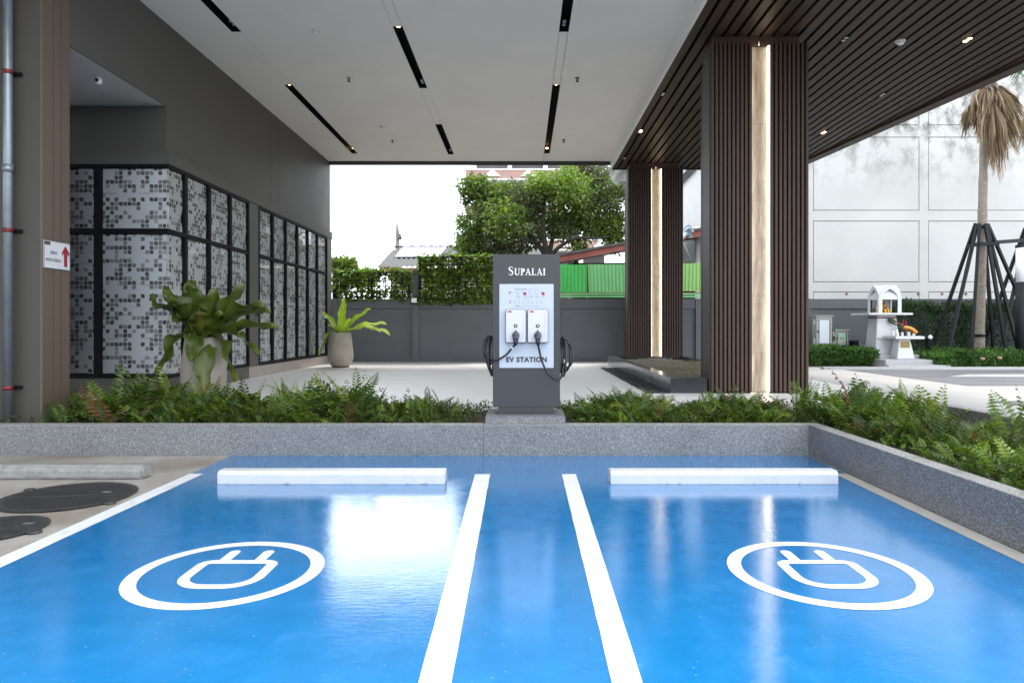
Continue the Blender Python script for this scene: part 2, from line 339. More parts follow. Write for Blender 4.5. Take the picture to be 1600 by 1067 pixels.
# ------------------------------------------------------------------ mesh helpers
class MB:
    def __init__(s): s.v = []; s.f = []; s.sm = []
    def add(s, v, f, smooth=False):
        o = len(s.v); s.v += [tuple(map(float, q)) for q in v]; s.f += [tuple(i+o for i in q) for q in f]; s.sm += [smooth]*len(f); return s
    def box(s, x0, x1, y0, y1, z0, z1):
        if x0 > x1: x0, x1 = x1, x0
        if y0 > y1: y0, y1 = y1, y0
        v = [(x0,y0,z0),(x1,y0,z0),(x1,y1,z0),(x0,y1,z0),(x0,y0,z1),(x1,y0,z1),(x1,y1,z1),(x0,y1,z1)]
        return s.add(v, [(0,3,2,1),(4,5,6,7),(0,1,5,4),(1,2,6,5),(2,3,7,6),(3,0,4,7)])
    def quad(s, a, b, c, d): return s.add([a,b,c,d], [(0,1,2,3)])
    def prism(s, poly, z0, z1, ax='z'):
        """poly: CCW list of 2-D points; ax z: (x,y); ax x: (y,z); ax y: (x,z)"""
        def P(a, b, c): return {'z': (a,b,c), 'x': (c,a,b), 'y': (a,c,b)}[ax]
        n = len(poly); v = [P(a,b,z0) for a,b in poly]+[P(a,b,z1) for a,b in poly]
        f = [tuple(range(n-1,-1,-1)), tuple(range(n,2*n))]+[(i,(i+1)%n,(i+1)%n+n,i+n) for i in range(n)]
        if ax == 'y': f = [tuple(reversed(q)) for q in f]
        return s.add(v, f)
    def tube(s, path, rad, n=8, cap=True, smooth=True):
        path = [Vector(p) for p in path]; m = len(path)
        if not isinstance(rad, (list, tuple)): rad = [rad]*m
        t0 = (path[1]-path[0]).normalized(); up = Vector((0,0,1)) if abs(t0.z) < .9 else Vector((1,0,0))
        nrm = t0.cross(up).normalized(); v = []
        for i, p in enumerate(path):
            t = (path[min(i+1,m-1)]-path[max(i-1,0)]).normalized()
            nrm = (nrm - t*nrm.dot(t)).normalized(); b = t.cross(nrm)
            for j in range(n):
                a = 2*PI*j/n; v.append(p+(nrm*math.cos(a)+b*math.sin(a))*rad[i])
        f = [(i*n+j, i*n+(j+1)%n, (i+1)*n+(j+1)%n, (i+1)*n+j) for i in range(m-1) for j in range(n)]
        s.add(v, f, smooth)
        if cap:
            o = len(s.v)-m*n; s.f.append(tuple(o+j for j in range(n-1,-1,-1))); s.f.append(tuple(o+(m-1)*n+j for j in range(n))); s.sm += [False, False]
        return s
    def lathe(s, prof, cx=0, cy=0, cz=0, n=24, smooth=True, ax='z'):
        v = []
        for r, z in prof:
            for j in range(n):
                a = 2*PI*j/n; x, y = r*math.cos(a), r*math.sin(a)
                v.append((cx+x, cy+y, cz+z) if ax == 'z' else (cx+x, cy-z, cz+y))
        m = len(prof)
        f = [(i*n+j, i*n+(j+1)%n, (i+1)*n+(j+1)%n, (i+1)*n+j) for i in range(m-1) for j in range(n)]
        f2 = [tuple(range(n-1,-1,-1)), tuple((m-1)*n+j for j in range(n))]
        s.add(v, f, smooth); o = len(s.v)-len(v)
        s.f += [tuple(o+i for i in q) for q in f2]; s.sm += [False, False]; return s
    def bar(s, a, b, w, h=None):
        """square bar from a to b"""
        a, b = Vector(a), Vector(b); h = h or w; t = (b-a).normalized()
        up = Vector((0,0,1)) if abs(t.z) < .95 else Vector((0,1,0))
        x = t.cross(up).normalized()*w/2; y = x.cross(t).normalized()*h/2
        v = [a-x-y,a+x-y,a+x+y,a-x+y,b-x-y,b+x-y,b+x+y,b-x+y]
        return s.add(v, [(0,3,2,1),(4,5,6,7),(0,1,5,4),(1,2,6,5),(2,3,7,6),(3,0,4,7)])
    def mesh(s, name, mat, off=(0,0,0), bevel=0.0):
        me = bpy.data.meshes.new(name)
        vv = [(x-off[0], y-off[1], z-off[2]) for x,y,z in s.v]
        me.from_pydata(vv, [], s.f); me.polygons.foreach_set('use_smooth', s.sm)
        if bevel:
            bm = bmesh.new(); bm.from_mesh(me)
            bmesh.ops.bevel(bm, geom=[e for e in bm.edges if e.calc_face_angle(0) > .5], offset=bevel, segments=2, affect='EDGES', clamp_overlap=True)
            bm.to_mesh(me); bm.free()
        if isinstance(mat, str): mat = M[mat]
        me.materials.append(mat); me.update(); return me
def wloc(o):
    v = Vector((0,0,0))
    while o: v += o.location; o = o.parent
    return v
def obj(name, mb, mat, parent=None, bevel=0.0, kind=None, label=None):
    off = wloc(parent) if parent else Vector((0,0,0))
    o = bpy.data.objects.new(name, mb.mesh(name, mat, off, bevel) if isinstance(mb, MB) else mb)
    COL.objects.link(o); o.parent = parent
    if kind: o['kind'] = kind
    if label: o['label'] = label
    return o
def thing(name, label, cat, loc=(0,0,0), group=None):
    o = bpy.data.objects.new(name, None); COL.objects.link(o); o.location = loc; o.empty_display_size = .1
    o['label'] = label; o['category'] = cat
    if group: o['group'] = group
    return o
def solo(name, mb, mat, label, cat, group=None, bevel=0.0, kind=None):
    """a thing that is one mesh, origin at the middle of its base"""
    a = np.array(mb.v); lo, hi = a.min(0), a.max(0); c = ((lo[0]+hi[0])/2, (lo[1]+hi[1])/2, lo[2])
    o = bpy.data.objects.new(name, mb.mesh(name, mat, c, bevel)); COL.objects.link(o); o.location = c
    o['label'] = label; o['category'] = cat
    if group: o['group'] = group
    if kind: o['kind'] = kind
    return o
def struct(name, mb, mat, label=None):
    return obj(name, mb, mat, None, kind='structure', label=label)
def npmesh(name, v, f, mat, tint=None, parent=None, smooth=False, kind=None):
    """fast mesh from numpy: v (n,3), f (m,k) of one face size, tint per vertex"""
    off = np.array(wloc(parent)) if parent else np.zeros(3)
    me = bpy.data.meshes.new(name); n, m, kk = len(v), len(f), f.shape[1]
    me.vertices.add(n); me.vertices.foreach_set('co', (v-off).astype(np.float32).ravel())
    me.loops.add(m*kk); me.loops.foreach_set('vertex_index', f.astype(np.int32).ravel())
    me.polygons.add(m); me.polygons.foreach_set('loop_start', np.arange(0, m*kk, kk, dtype=np.int32))
    me.polygons.foreach_set('use_smooth', np.full(m, smooth))
    if tint is not None:
        at = me.attributes.new('tint', 'FLOAT', 'POINT'); at.data.foreach_set('value', tint.astype(np.float32))
    me.materials.append(M[mat] if isinstance(mat, str) else mat); me.update(calc_edges=True); me.validate()
    o = bpy.data.objects.new(name, me); COL.objects.link(o); o.parent = parent
    if kind: o['kind'] = kind
    return o
def text_mesh(body, size, bold=0.0, align='CENTER', mirror=False, space=1.0):
    cu = bpy.data.curves.new('t', 'FONT'); cu.body = body; cu.size = size; cu.offset = bold; cu.align_x = align; cu.align_y = 'CENTER'
    cu.resolution_u = 3; cu.space_character = space
    o = bpy.data.objects.new('t', cu); COL.objects.link(o)
    dg = bpy.context.evaluated_depsgraph_get(); me = bpy.data.meshes.new_from_object(o.evaluated_get(dg))
    bpy.data.objects.remove(o); bpy.data.curves.remove(cu)
    if mirror:
        for v in me.vertices: v.co.x = -v.co.x
        me.flip_normals()
    return me
def place_text(name, me, mat, loc, rot, parent, label=None):
    """parent's location is subtracted; text lies in XY turned by rot"""
    o = bpy.data.objects.new(name, me); COL.objects.link(o); o.parent = parent
    if not me.materials: me.materials.append(M[mat])
    o.location = Vector(loc)-(wloc(parent) if parent else Vector()); o.rotation_euler = rot
    if label: o['label'] = label
    return o

# leaf clouds -----------------------------------------------------
def unit(v): return v/np.maximum(np.linalg.norm(v, axis=-1, keepdims=True), 1e-9)
def leaf_cloud(P, D, L, W, tint, bend=.25):
    """pointed quads: P bases (n,3), D directions (n,3), L length, W width -> verts, faces, tints"""
    n = len(P); D = unit(D); r = unit(RNG.normal(size=(n,3))); sd = unit(np.cross(D, r)); up = np.cross(sd, D)
    L = np.broadcast_to(L, (n,))[:,None]; W = np.broadcast_to(W, (n,))[:,None]
    a = P; b = P+D*L*.45+sd*W*.5+up*L*bend*.3; c = P+D*L; d = P+D*L*.45-sd*W*.5+up*L*bend*.3
    v = np.stack([a,b,c,d], 1).reshape(-1,3); f = np.arange(4*n).reshape(n,4)
    return v, f, np.repeat(np.clip(tint, 0, 1), 4)
# ================================================================== SERIF LETTERING
def letters(word, h, big=1.25, gap=.10, mirror=False):
    """upright serif capitals as flat polygons in XZ, centred; first letter larger"""
    polys = []
    def rect(x0, z0, x1, z1): return [(x0,z0),(x1,z0),(x1,z1),(x0,z1)]
    def rib(pts, ws):
        mb = ribbon(MB(), pts, ws, 0); return [[(mb.v[i][0], mb.v[i][1]) for i in f] for f in mb.f]
    G_ = {
     'I': (.38, [rect(.10,.05,.27,.95), rect(.0,0,.37,.05), rect(.0,.95,.37,1)]),
     'L': (.66, [rect(.10,.05,.27,.95), rect(.0,0,.62,.05), rect(.0,.95,.37,1), [(.46,.05),(.62,.05),(.66,.27),(.61,.22)]]),
     'P': (.60, [rect(.10,.05,.27,.95), rect(.0,0,.37,.05), rect(.0,.95,.30,1)]+rib([(.27+.27*math.sin(a), .73+.245*math.cos(a)) for a in np.linspace(0, PI, 13)], [.06+.11*math.sin(a) for a in np.linspace(0, PI, 13)])),
     'U': (.84, [rect(.0,.95,.36,1), rect(.56,.95,.84,1), rect(.10,.32,.27,.95), rect(.67,.32,.74,.95)]+rib([(.445-.26*math.cos(a), .32-.27*math.sin(a)) for a in np.linspace(0, PI, 13)], [.17-.10*(i/12) for i in range(13)])),
     'A': (.86, [[(.10,.05),(.17,.05),(.445,.86),(.40,1.0)], [(.62,.05),(.81,.05),(.47,1.0),(.40,1.0)], rect(.22,.31,.60,.37), rect(.0,0,.27,.05), rect(.53,0,.90,.05)]),
     'S': (.62, rib([(.53,.76),(.50,.90),(.38,.97),(.24,.95),(.13,.87),(.11,.74),(.18,.62),(.33,.53),(.47,.43),(.54,.29),(.50,.13),(.38,.045),(.22,.03),(.10,.10),(.06,.27)], [.03,.05,.06,.07,.10,.14,.17,.18,.17,.14,.10,.07,.06,.05,.03]))}
    x = 0
    for i, ch in enumerate(word):
        adv, ps = G_[ch]; s = h*(big if i == 0 else 1)
        for p in ps: polys.append([(x+a*s, b*s) for a, b in p])
        x += (adv+gap)*s
    wd = x-gap*h; mb = MB()
    for i, p in enumerate(polys):
        q = [(a-wd/2, b) for a, b in p]
        if mirror: q = [(-a, b) for a, b in q][::-1]
        y = -.0002*(i % 7)
        mb.add([(a, y, b) for a, b in q], [tuple(range(len(q)))])
    return mb, wd

# ================================================================== SETTING
FZ = 0.36                                   # level of the drop-off paving
struct('ground', MB().quad((-400,-400,-.02),(400,-400,-.02),(400,600,-.02),(-400,600,-.02)), 'ground')
struct('parking_floor', MB().quad((-40,-30,-.004),(3.1,-30,-.004),(3.1,7.44,-.004),(-40,7.44,-.004)), 'bay_concrete', 'bare stained concrete of the next parking bay')
struct('blue_floor', MB().quad((-3.16,.3,0),(3.08,.3,0),(3.08,7.43,0),(-3.16,7.43,0)), 'blue_epoxy', 'glossy blue painted floor of the two charging bays')
YB = 9.3
mb = MB().prism([(-30,YB),(5.62,YB),(5.62,19.98),(-30,19.98)], -.02, FZ)
struct('yard_paving', MB().prism([(5.6205,-12),(60,-12),(60,19.98),(5.6205,19.98)], -.02, FZ-.001), 'dimmed_concrete', 'pale concrete yard right of the drop-off, toned down against open daylight')
struct('driveway', mb, 'pale_paving', 'pale paved driveway of the drop-off')
struct('planting_soil', MB().prism([(-30,7.5),(3.15,7.5),(3.15,-12),(5.6,-12),(5.6,9.29),(-30,9.29)], -.01, .25), 'soil', 'dark soil in the raised planter')
# asphalt lane right of the drop-off, with a pale strip
a, b_, c, d = PZ(1322,578,FZ), PZ(1516,602.7,FZ), PZ(1600,603,FZ), PZ(1600,579,FZ)
struct('asphalt_lane', MB().prism([(7.8,11.95),(40,11.8),(40,16.35),(7.72,16.35)], FZ+.001, FZ+.005), 'asphalt', 'grey asphalt lane in front of the shrine')
struct('pale_strip', MB().prism([(8.72,14.0),(40,14.2),(40,15.0),(9.6,14.75)], FZ+.006, FZ+.009), 'dimmed_concrete', 'pale strip across the asphalt lane')
struct('asphalt_apron', MB().prism([(6.5,-10),(40,-10),(40,9.5),(6.5,9.5)], FZ+.001, FZ+.005), 'asphalt')
struct('street_kerb', MB().box(7.3,40,16.55,16.75,FZ-.01,FZ+.05), 'step_grey')

# painted markings
def stripe(name, poly, label, m='white_paint'): 
    rnd = random.Random(len(label)); q = []
    for i in range(len(poly)):
        a, c = poly[i], poly[(i+1)%len(poly)]; L = math.hypot(c[0]-a[0], c[1]-a[1]); n = max(1, int(L/.12))
        for j in range(n):
            e = .0 if j == 0 else rnd.gauss(0, .0009)
            q.append((a[0]+(c[0]-a[0])*j/n+e, a[1]+(c[1]-a[1])*j/n+(e if n < 6 else 0)))
    n = len(q); mb = MB().add([(x, y, .002) for x, y in q], [tuple(range(n))])
    return struct(name, mb, m, label)
def G(px, py): return PZ(px, py, .005)
stripe('parking_line', [G(653,1067)[:2], G(705,1067), G(766,740), G(742,740)], 'white painted line left of the charger aisle')
stripe('parking_line', [G(957,1067), G(1005,1067), G(900,740), G(878,740)], 'white painted line right of the charger aisle')
stripe('parking_line', [(-3.17,.3), (-3.03,.3), (-3.035,6.49), (-3.17,6.49)], 'white painted line between blue bay and bare concrete')
stripe('parking_line', [(2.94,.3), (3.079,.3), (3.079,6.50), (2.96,6.50)], 'off-white painted line along the right planter kerb', 'shaded_paint')  # white line; the off-white is the kerb's shade put into its colour
def ring(cx, cy, r0, r1, n=72):
    mb = MB(); v = []
    for i in range(n):
        a = 2*PI*i/n; v += [(cx+r0*math.cos(a), cy+r0*math.sin(a), .002), (cx+r1*math.cos(a), cy+r1*math.sin(a), .002)]
    return mb.add(v, [(2*i, 2*i+1, (2*i+3)%(2*n), (2*i+2)%(2*n)) for i in range(n)])
def ribbon(mb, pts, wd, z, closed=False):
    n = len(pts); v = []
    for i, p in enumerate(pts):
        a = pts[(i-1)%n] if (closed or i) else p; b = pts[(i+1)%n] if (closed or i < n-1) else p
        dx, dy = b[0]-a[0], b[1]-a[1]; l = math.hypot(dx, dy) or 1; q = wd[i] if isinstance(wd, list) else wd
        v += [(p[0]-dy/l*q/2, p[1]+dx/l*q/2, z), (p[0]+dy/l*q/2, p[1]-dx/l*q/2, z)]
    m = n if closed else n-1
    return mb.add(v, [(2*i, 2*i+1, (2*i+3)%(2*n), (2*i+2)%(2*n)) for i in range(m)])
def plug_symbol(cx, side):
    t = thing('plug_symbol', 'white painted plug symbol in a circle on the blue floor, %s of the aisle' % side, 'floor marking', (cx, 3.93, 0), 'plug symbols on the blue floor')
    obj('circle_line', ring(cx, 3.905, .455, .535), 'white_paint', t)
    px = cx+.01; pts = []
    def arc(x, y, r, a0, a1, n=7):
        for i in range(n): a = R(a0+(a1-a0)*i/(n-1)); pts.append((x+r*math.cos(a), y+r*math.sin(a)))
    arc(px+.155, 4.01, .05, 0, 90); arc(px-.155, 4.01, .05, 90, 180)
    arc(px-.055, 3.825, .15, 180, 270, 10); arc(px+.055, 3.825, .15, 270, 360, 10)
    obj('plug_body', ribbon(MB(), pts, .062, .002, True), 'white_paint', t)
    for s in (-1, 1):
        x = px+s*.105
        mb = MB(); pr = [(x-.033, 4.075), (x+.033, 4.075)]+[(x+.033*math.cos(R(a)), 4.235+.033*math.sin(R(a))) for a in range(0, 181, 30)]
        obj('prong', mb.add([(q[0], q[1], .0026) for q in pr], [tuple(range(len(pr)))]), 'white_paint', t)
plug_symbol(-1.69, 'left'); plug_symbol(1.725, 'right')

# ------------------------------------------------------------------ kerbs round the planter
def kerb(name, label, face, top, h=.335):
    t = thing(name, label, 'planter kerb', (face[0][0], face[0][1], 0), 'granite kerbs round the planter')
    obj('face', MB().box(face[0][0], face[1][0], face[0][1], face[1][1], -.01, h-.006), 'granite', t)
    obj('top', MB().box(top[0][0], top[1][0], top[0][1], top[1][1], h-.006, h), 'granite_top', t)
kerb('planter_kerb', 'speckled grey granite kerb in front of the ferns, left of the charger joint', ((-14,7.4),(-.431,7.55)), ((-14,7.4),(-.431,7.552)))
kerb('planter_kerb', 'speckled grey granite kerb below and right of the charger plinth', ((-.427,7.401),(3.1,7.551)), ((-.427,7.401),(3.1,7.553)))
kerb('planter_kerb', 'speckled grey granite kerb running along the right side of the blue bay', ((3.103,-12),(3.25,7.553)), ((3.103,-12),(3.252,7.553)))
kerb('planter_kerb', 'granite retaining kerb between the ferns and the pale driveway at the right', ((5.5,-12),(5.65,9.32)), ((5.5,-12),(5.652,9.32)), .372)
solo('plinth', MB().box(-.41,.465,7.46,8.15,.335,.418), 'granite', 'low granite plinth block under the charging totem', 'plinth', bevel=.004)

# ================================================================== CANOPY
YN, YF = 6.6, 19.7
ZC, ZD = 6.16, 5.95
can = thing('canopy', 'large porch canopy with white ceiling on the left and dark slatted soffit on the right', 'canopy', (0, YF, ZD))
XL, XR, SW = -5.6, 2.52, .155
rows = [(-4.63, [(YN+.3, 11.04), (13.47, 18.8)]), (-1.99, [(6.9, 8.9), (10.85, 13.65), (16.1, 18.9)]), (.66, [(YN+.3, 11.04), (13.47, 18.8)])]
xs = [XL]+[q for r in rows for q in (r[0]-SW/2, r[0]+SW/2)]+[XR]
for i in range(0, len(xs), 2):
    obj('ceiling_panel', MB().box(xs[i], xs[i+1], YN, YF, ZC, ZC+.2), 'ceiling_white', can)
for x, slots in rows:
    ys = [YN]+[q for s in slots for q in s]+[YF]
    for i in range(0, len(ys), 2):
        obj('ceiling_strip', MB().box(x-SW/2+.007, x+SW/2-.007, ys[i], ys[i+1], ZC+.0015, ZC+.2), 'ceiling_white', can)
        obj('strip_backing', MB().box(x-SW/2, x+SW/2, ys[i], ys[i+1], ZC+.2, ZC+.22), 'black', can)
obj('edge_beam', MB().box(XL, XR+.03, YF, YF+.15, 6.075, 6.55), 'beam_dark', can)
obj('drop_fascia', MB().box(XR, XR+.05, YN, YF-.001, ZD-.02, ZC+.19), 'trim_white', can)
def edgeX(y): return 7.64+(19.7-y)*.122
DX0 = XR+.06
obj('soffit_backing', MB().prism([(DX0,YN),(edgeX(YN),YN),(edgeX(YF),YF),(DX0,YF)], ZD+.09, ZD+.11), 'black', can)
pitch = .196; i = 0; x = DX0
slat_rows = []
while x < edgeX(YN)-.1:
    x1 = x+.138
    y1 = YF if x1 < edgeX(YF)-.06 else 19.7-(x1+.06-7.64)/.122
    y0 = YN
    if y1-y0 > .3:
        y1b = YF if x < edgeX(YF)-.06 else min(YF, 19.7-(x+.06-7.64)/.122)
        obj('soffit_slat', MB().prism([(x,y0),(x1,y0),(x1,y1),(x,y1b)], ZD, ZD+.05), 'deck_slat', can)
    slat_rows.append(x1+.029); x += pitch
mb = MB().prism([(edgeX(YN)-.055,YN),(edgeX(YN)+.20,YN),(edgeX(YF)+.20,YF+.04),(edgeX(YF)-.055,YF+.04)], ZD-.05, ZD+.45)
obj('edge_trim', mb, 'slat_brown', can)
mb = MB().prism([(edgeX(YN)+.205,YN),(edgeX(YN)+.27,YN),(edgeX(YF)+.27,YF+.05),(edgeX(YF)+.205,YF+.05)], ZD-.02, ZD+.5)
obj('edge_cap', mb, 'galv', can)
obj('end_trim', MB().box(DX0, edgeX(YF)-.065, YF+.002, YF+.06, ZD-.03, ZD+.45), 'slat_brown', can)
obj('roof_slab', MB().prism([(XL,YN),(edgeX(YN)+.08,YN),(edgeX(YF)+.08,YF),(XL,YF)], ZC+.40, ZC+.62), 'wall_grey', can)

# linear light slots in the white ceiling
lampm = M['lamp_warm']
places = {0: 'over the left wall', 1: 'in the middle row', 2: 'above the charger'}
lit = {(0,1): (1,1), (1,1): (1,0), (1,2): (1,0), (2,1): (1,1)}
dist = {(0,0): 'near', (0,1): 'far', (1,0): 'nearest', (1,1): 'second', (1,2): 'farthest', (2,0): 'near', (2,1): 'far'}
for ri, (x, slots) in enumerate(rows):
    for si, (y0, y1) in enumerate(slots):
        t = thing('slot_light', '%s black recessed light slot of the white ceiling, %s' % (dist[(ri,si)], places[ri]), 'ceiling light', (x, (y0+y1)/2, ZC), 'black light slots in the white ceiling')
        h = SW/2; mb = MB()
        mb.box(x-h, x+h, y0, y1, ZC+.17, ZC+.19)
        for q in ((x-h, x-h+.004, y0, y1), (x+h-.004, x+h, y0, y1), (x-h+.004, x+h-.004, y0, y0+.004), (x-h+.004, x+h-.004, y1-.004, y1)):
            mb.box(*q, ZC-.002, ZC+.17)
        obj('housing', mb, 'black', t)
        on = lit.get((ri,si), (0,0))
        for k_, yy in enumerate((y0+.05, y1-.16)):
            if on[k_]:
                obj('lamp', MB().lathe([(.03,0),(.03,.02)], x, yy, ZC+(.02 if k_ == 0 else .09), 12), 'lamp_warm', t, label='lit warm lamp')
            else:
                for dy in (-.06, .06): obj('lamp', MB().lathe([(.028,0),(.033,.03)], x, yy+dy, ZC+.06, 12), 'lamp_glass', t)

# twin downlights in the slatted soffit
def snap(x): return min(slat_rows, key=lambda q: abs(q-x))
for (px, py, on, lab) in [(1515,62,1,'lit twin downlight in the slatted soffit near the palm'), (1290,207,1,'lit twin downlight in the slatted soffit just right of the near column'),
                          (1005,205,1,'lit twin downlight in the slatted soffit left of the near column'), (1320,61,0,'unlit twin downlight in the slatted soffit beside the near column top'),
                          (1381,148,0,'unlit twin downlight between the two lit ones on the right soffit'), (1043,147,0,'unlit twin downlight high left of the near column'),
                          (980,247,0,'unlit twin downlight at the far left corner of the slatted soffit')]:
    x, y = PZ(px, py, ZD); x = snap(x)
    t = thing('downlight', lab, 'downlight', (x, y, ZD), 'twin downlights in the slatted soffit')
    obj('frame', MB().box(x-.045, x+.045, y-.11, y+.11, ZD-.006, ZD+.03), 'black', t)
    for dy in (-.05, .05): obj('lamp', MB().lathe([(.03,0),(.034,.008)], x, y+dy, ZD-.014, 12), 'lamp_warm' if on else 'lamp_glass', t)
# sprinklers and detectors
for (px, py, lab) in [(545,124,'small sprinkler head left of the middle light row, nearer one'), (902,124,'small sprinkler head right of the charger light row, nearer one'),
                      (613,220,'small sprinkler head left of the middle light row, farther one'), (881,220,'small sprinkler head right of the charger light row, farther one')]:
    x, y = PZ(px, py, ZC-.03)
    t = thing('sprinkler', lab, 'sprinkler', (x, y, ZC), 'sprinklers in the white ceiling')
    obj('rosette', MB().lathe([(.05,-.012),(.045,0)], x, y, ZC, 14), 'chrome', t)
    obj('nozzle', MB().lathe([(.012,-.07),(.018,-.04),(.012,-.012)], x, y, ZC, 10), 'bark_dark', t)
    obj('deflector', MB().lathe([(.034,-.078),(.034,-.071)], x, y, ZC, 12), 'bark_dark', t)
def detector(px, py, z, lab):
    x, y = PZ(px, py, z)
    t = thing('smoke_detector', lab, 'smoke detector', (x, y, z), 'smoke detectors under the canopy')
    obj('base', MB().lathe([(.075,-.02),(.08,0)], x, y, z, 20), 'trim_white', t)
    obj('dome', MB().lathe([(.02,-.062),(.045,-.058),(.055,-.04),(.05,-.021)], x, y, z, 20), 'trim_white', t)
detector(493,48,ZC,'white smoke detector near the left light row of the white ceiling'); detector(597,197,ZC,'white smoke detector far back on the white ceiling'); detector(1407,64,ZD,'white smoke detector on the slatted soffit between downlights')

# ------------------------------------------------------------------ slat-clad columns with a lit wood strip
def column(Y0, label, ztop):
    t = thing('clad_column', label, 'column', (3.68, Y0, FZ), 'slat clad columns')
    xa, xb, sa, sb = 2.91, 4.45, 3.567, 3.835
    z0 = FZ; d = .52
    core = MB().box(xa+.03, sa-.012, Y0+.055, Y0+d, z0, ztop).box(sb+.012, xb-.03, Y0+.055, Y0+d, z0, ztop).box(sa-.011, sb+.011, Y0+.15, Y0+d-.001, z0, ztop)
    obj('core', core, 'black', t)
    sp = (sa-xa)/10
    me = MB().box(0, .042, Y0, Y0+.054, z0+.02, ztop-.002).mesh('column_slat', 'slat_brown', (0, Y0, z0), .004)
    def sl(x):
        o = bpy.data.objects.new('column_slat', me); COL.objects.link(o); o.parent = t; o.location = Vector((x, Y0, z0))-t.location
    for i in range(10): sl(xa+.004+i*sp+ (sp-.042)/2)
    n = 9; sp2 = (xb-sb)/n
    for i in range(n): sl(sb+i*sp2+(sp2-.042)/2)
    # side panels and back fins
    for x0, x1, fx in ((xa, xa+.029, xa-.018), (xb-.029, xb, xb+.002)):
        obj('side_panel', MB().box(x0, x1, Y0+.056, Y0+d-.06, z0, ztop-.004), 'pillar_grey', t)
        obj('back_fin', MB().box(x0-.004 if x0 == xa else x0, x1 if x0 == xa else x1+.004, Y0+d-.058, Y0+d+.03, z0, ztop-.30), 'slat_brown', t)
    # wood tiles
    zs = [z0, z0+.62, z0+1.52, z0+2.42, z0+3.02, z0+3.32, z0+4.22, z0+5.1, ztop-.02]
    for i in range(len(zs)-1):
        if zs[i+1] > zs[i]+.05: obj('wood_tile', MB().box(sa+.001, sb-.001, Y0+.13+(i%2)*.003, Y0+.149, zs[i]+.002, zs[i+1]-.001), 'wood_tile', t)
    obj('led_strip', MB().box(sb-.004, sb+.010, Y0+.052, Y0+.125, z0+.02, ztop-.03), 'led', t)
    obj('led_strip', MB().box(sa-.010, sa+.004, Y0+.052, Y0+.125, z0+.02, ztop-.03), 'led', t)
    # collar and a bit of bright conduit
    obj('collar', MB().box(xa+.05, xb-.12, Y0+.12, Y0+.45, ztop, ZD-.004), 'slat_brown', t)
    obj('conduit', MB().tube([(3.70, Y0+.10, ztop-.02), (3.70, Y0+.10, ZD-.005)], .009, 8), 'chrome', t)
column(10.6, 'near tall dark brown slat column with a lit wood strip, in front of the ferns', 5.81)
column(18.9, 'far dark brown slat column with a lit wood strip, behind the granite box bed', 5.80)

# granite box bed
t = thing('granite_box', 'low dark polished granite box bed at the foot of the columns', 'planter box', (3.6, 14, FZ))
obj('left_wall', MB().box(2.30, 2.48, 10.65, 18.4, FZ, .60), 'box_side_sheen', t)
obj('front_wall', MB().box(2.481, 2.87, 10.65, 10.83, FZ, .599), 'dark_granite', t)
obj('front_cladding', MB().box(2.301, 2.87, 10.64, 10.649, FZ, .598), 'dark_granite', t)
obj('back_wall', MB().box(2.481, 4.40, 18.2, 18.39, FZ, .599), 'dark_granite', t)
obj('right_wall', MB().box(4.22, 4.40, 11.2, 18.19, FZ, .598), 'dark_granite', t)
gx = np.linspace(2.482, 4.215, 40); gy = np.linspace(11.15, 18.19, 90)
GX, GY = np.meshgrid(gx, gy); GZ = .535+.035*np.sin(GX*5)*np.sin(GY*1.7)+RNG.normal(size=GX.shape)*.014
v = np.stack([GX, GY, GZ], -1).reshape(-1, 3); idx = np.arange(v.shape[0]).reshape(90, 40)
f = np.stack([idx[:-1,:-1], idx[:-1,1:], idx[1:,1:], idx[1:,:-1]], -1).reshape(-1, 4)
npmesh('gravel_fill', v, f, 'bed_fill', parent=t, smooth=True, kind='stuff')
obj('bed_front', MB().box(2.482, 2.86, 10.831, 11.149, FZ, .48), 'bed_fill', t)
# pebbles beside it
oct_v = np.array([(1,0,0),(0,1,0),(-1,0,0),(0,-1,0),(0,0,1),(0,0,-1)], float); oct_f = np.array([(0,1,4),(1,2,4),(2,3,4),(3,0,4),(1,0,5),(2,1,5),(3,2,5),(0,3,5)])
n = 2600; P = np.stack([RNG.uniform(1.93, 2.29, n), RNG.uniform(10.6, 16.9, n), np.full(n, FZ+.008)], -1); P[:,0] = np.maximum(P[:,0], 1.93)
sc = RNG.uniform(.012, .028, (n,1,1))*RNG.uniform(.6, 1.2, (n,1,3))
v = (P[:,None]+oct_v[None]*sc).reshape(-1, 3); f = (np.arange(n)[:,None,None]*6+oct_f[None]).reshape(-1, 3)
o = npmesh('pebbles', v, f, 'pebble', kind='stuff'); o['label'] = 'strip of dark pebbles along the granite box'; o['category'] = 'gravel'

# ================================================================== LEFT BUILDING
XS, YS = -5.48, 10.55
shop = thing('shop_building', 'dark grey shop building along the left with papered windows', 'building', (-8, 15, FZ))
obj('upper_wall', MB().box(-12, -5.601, 10.73, 15.12, 4.09, 6.50), 'wall_grey', shop)
obj('upper_wall', MB().box(-12, -5.601, 15.135, 15.62, 4.09, 6.50), 'wall_grey', shop)
obj('upper_wall', MB().box(-12, -5.601, 15.635, 19.7, 4.09, 6.50), 'wall_grey', shop)
obj('wall_joint', MB().box(-11.9, -5.61, 15.119, 15.636, 4.1, 6.4), 'black', shop)
obj('fascia_beam', MB().box(-5.62, -5.601, 8.44, 10.729, 4.858, 6.50), 'wall_grey', shop)
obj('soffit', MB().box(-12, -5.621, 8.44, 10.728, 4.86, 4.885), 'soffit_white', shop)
obj('end_pier', MB().box(-5.76, -5.600, 19.701, 19.84, 4.09, 6.5), 'wall_grey', shop)
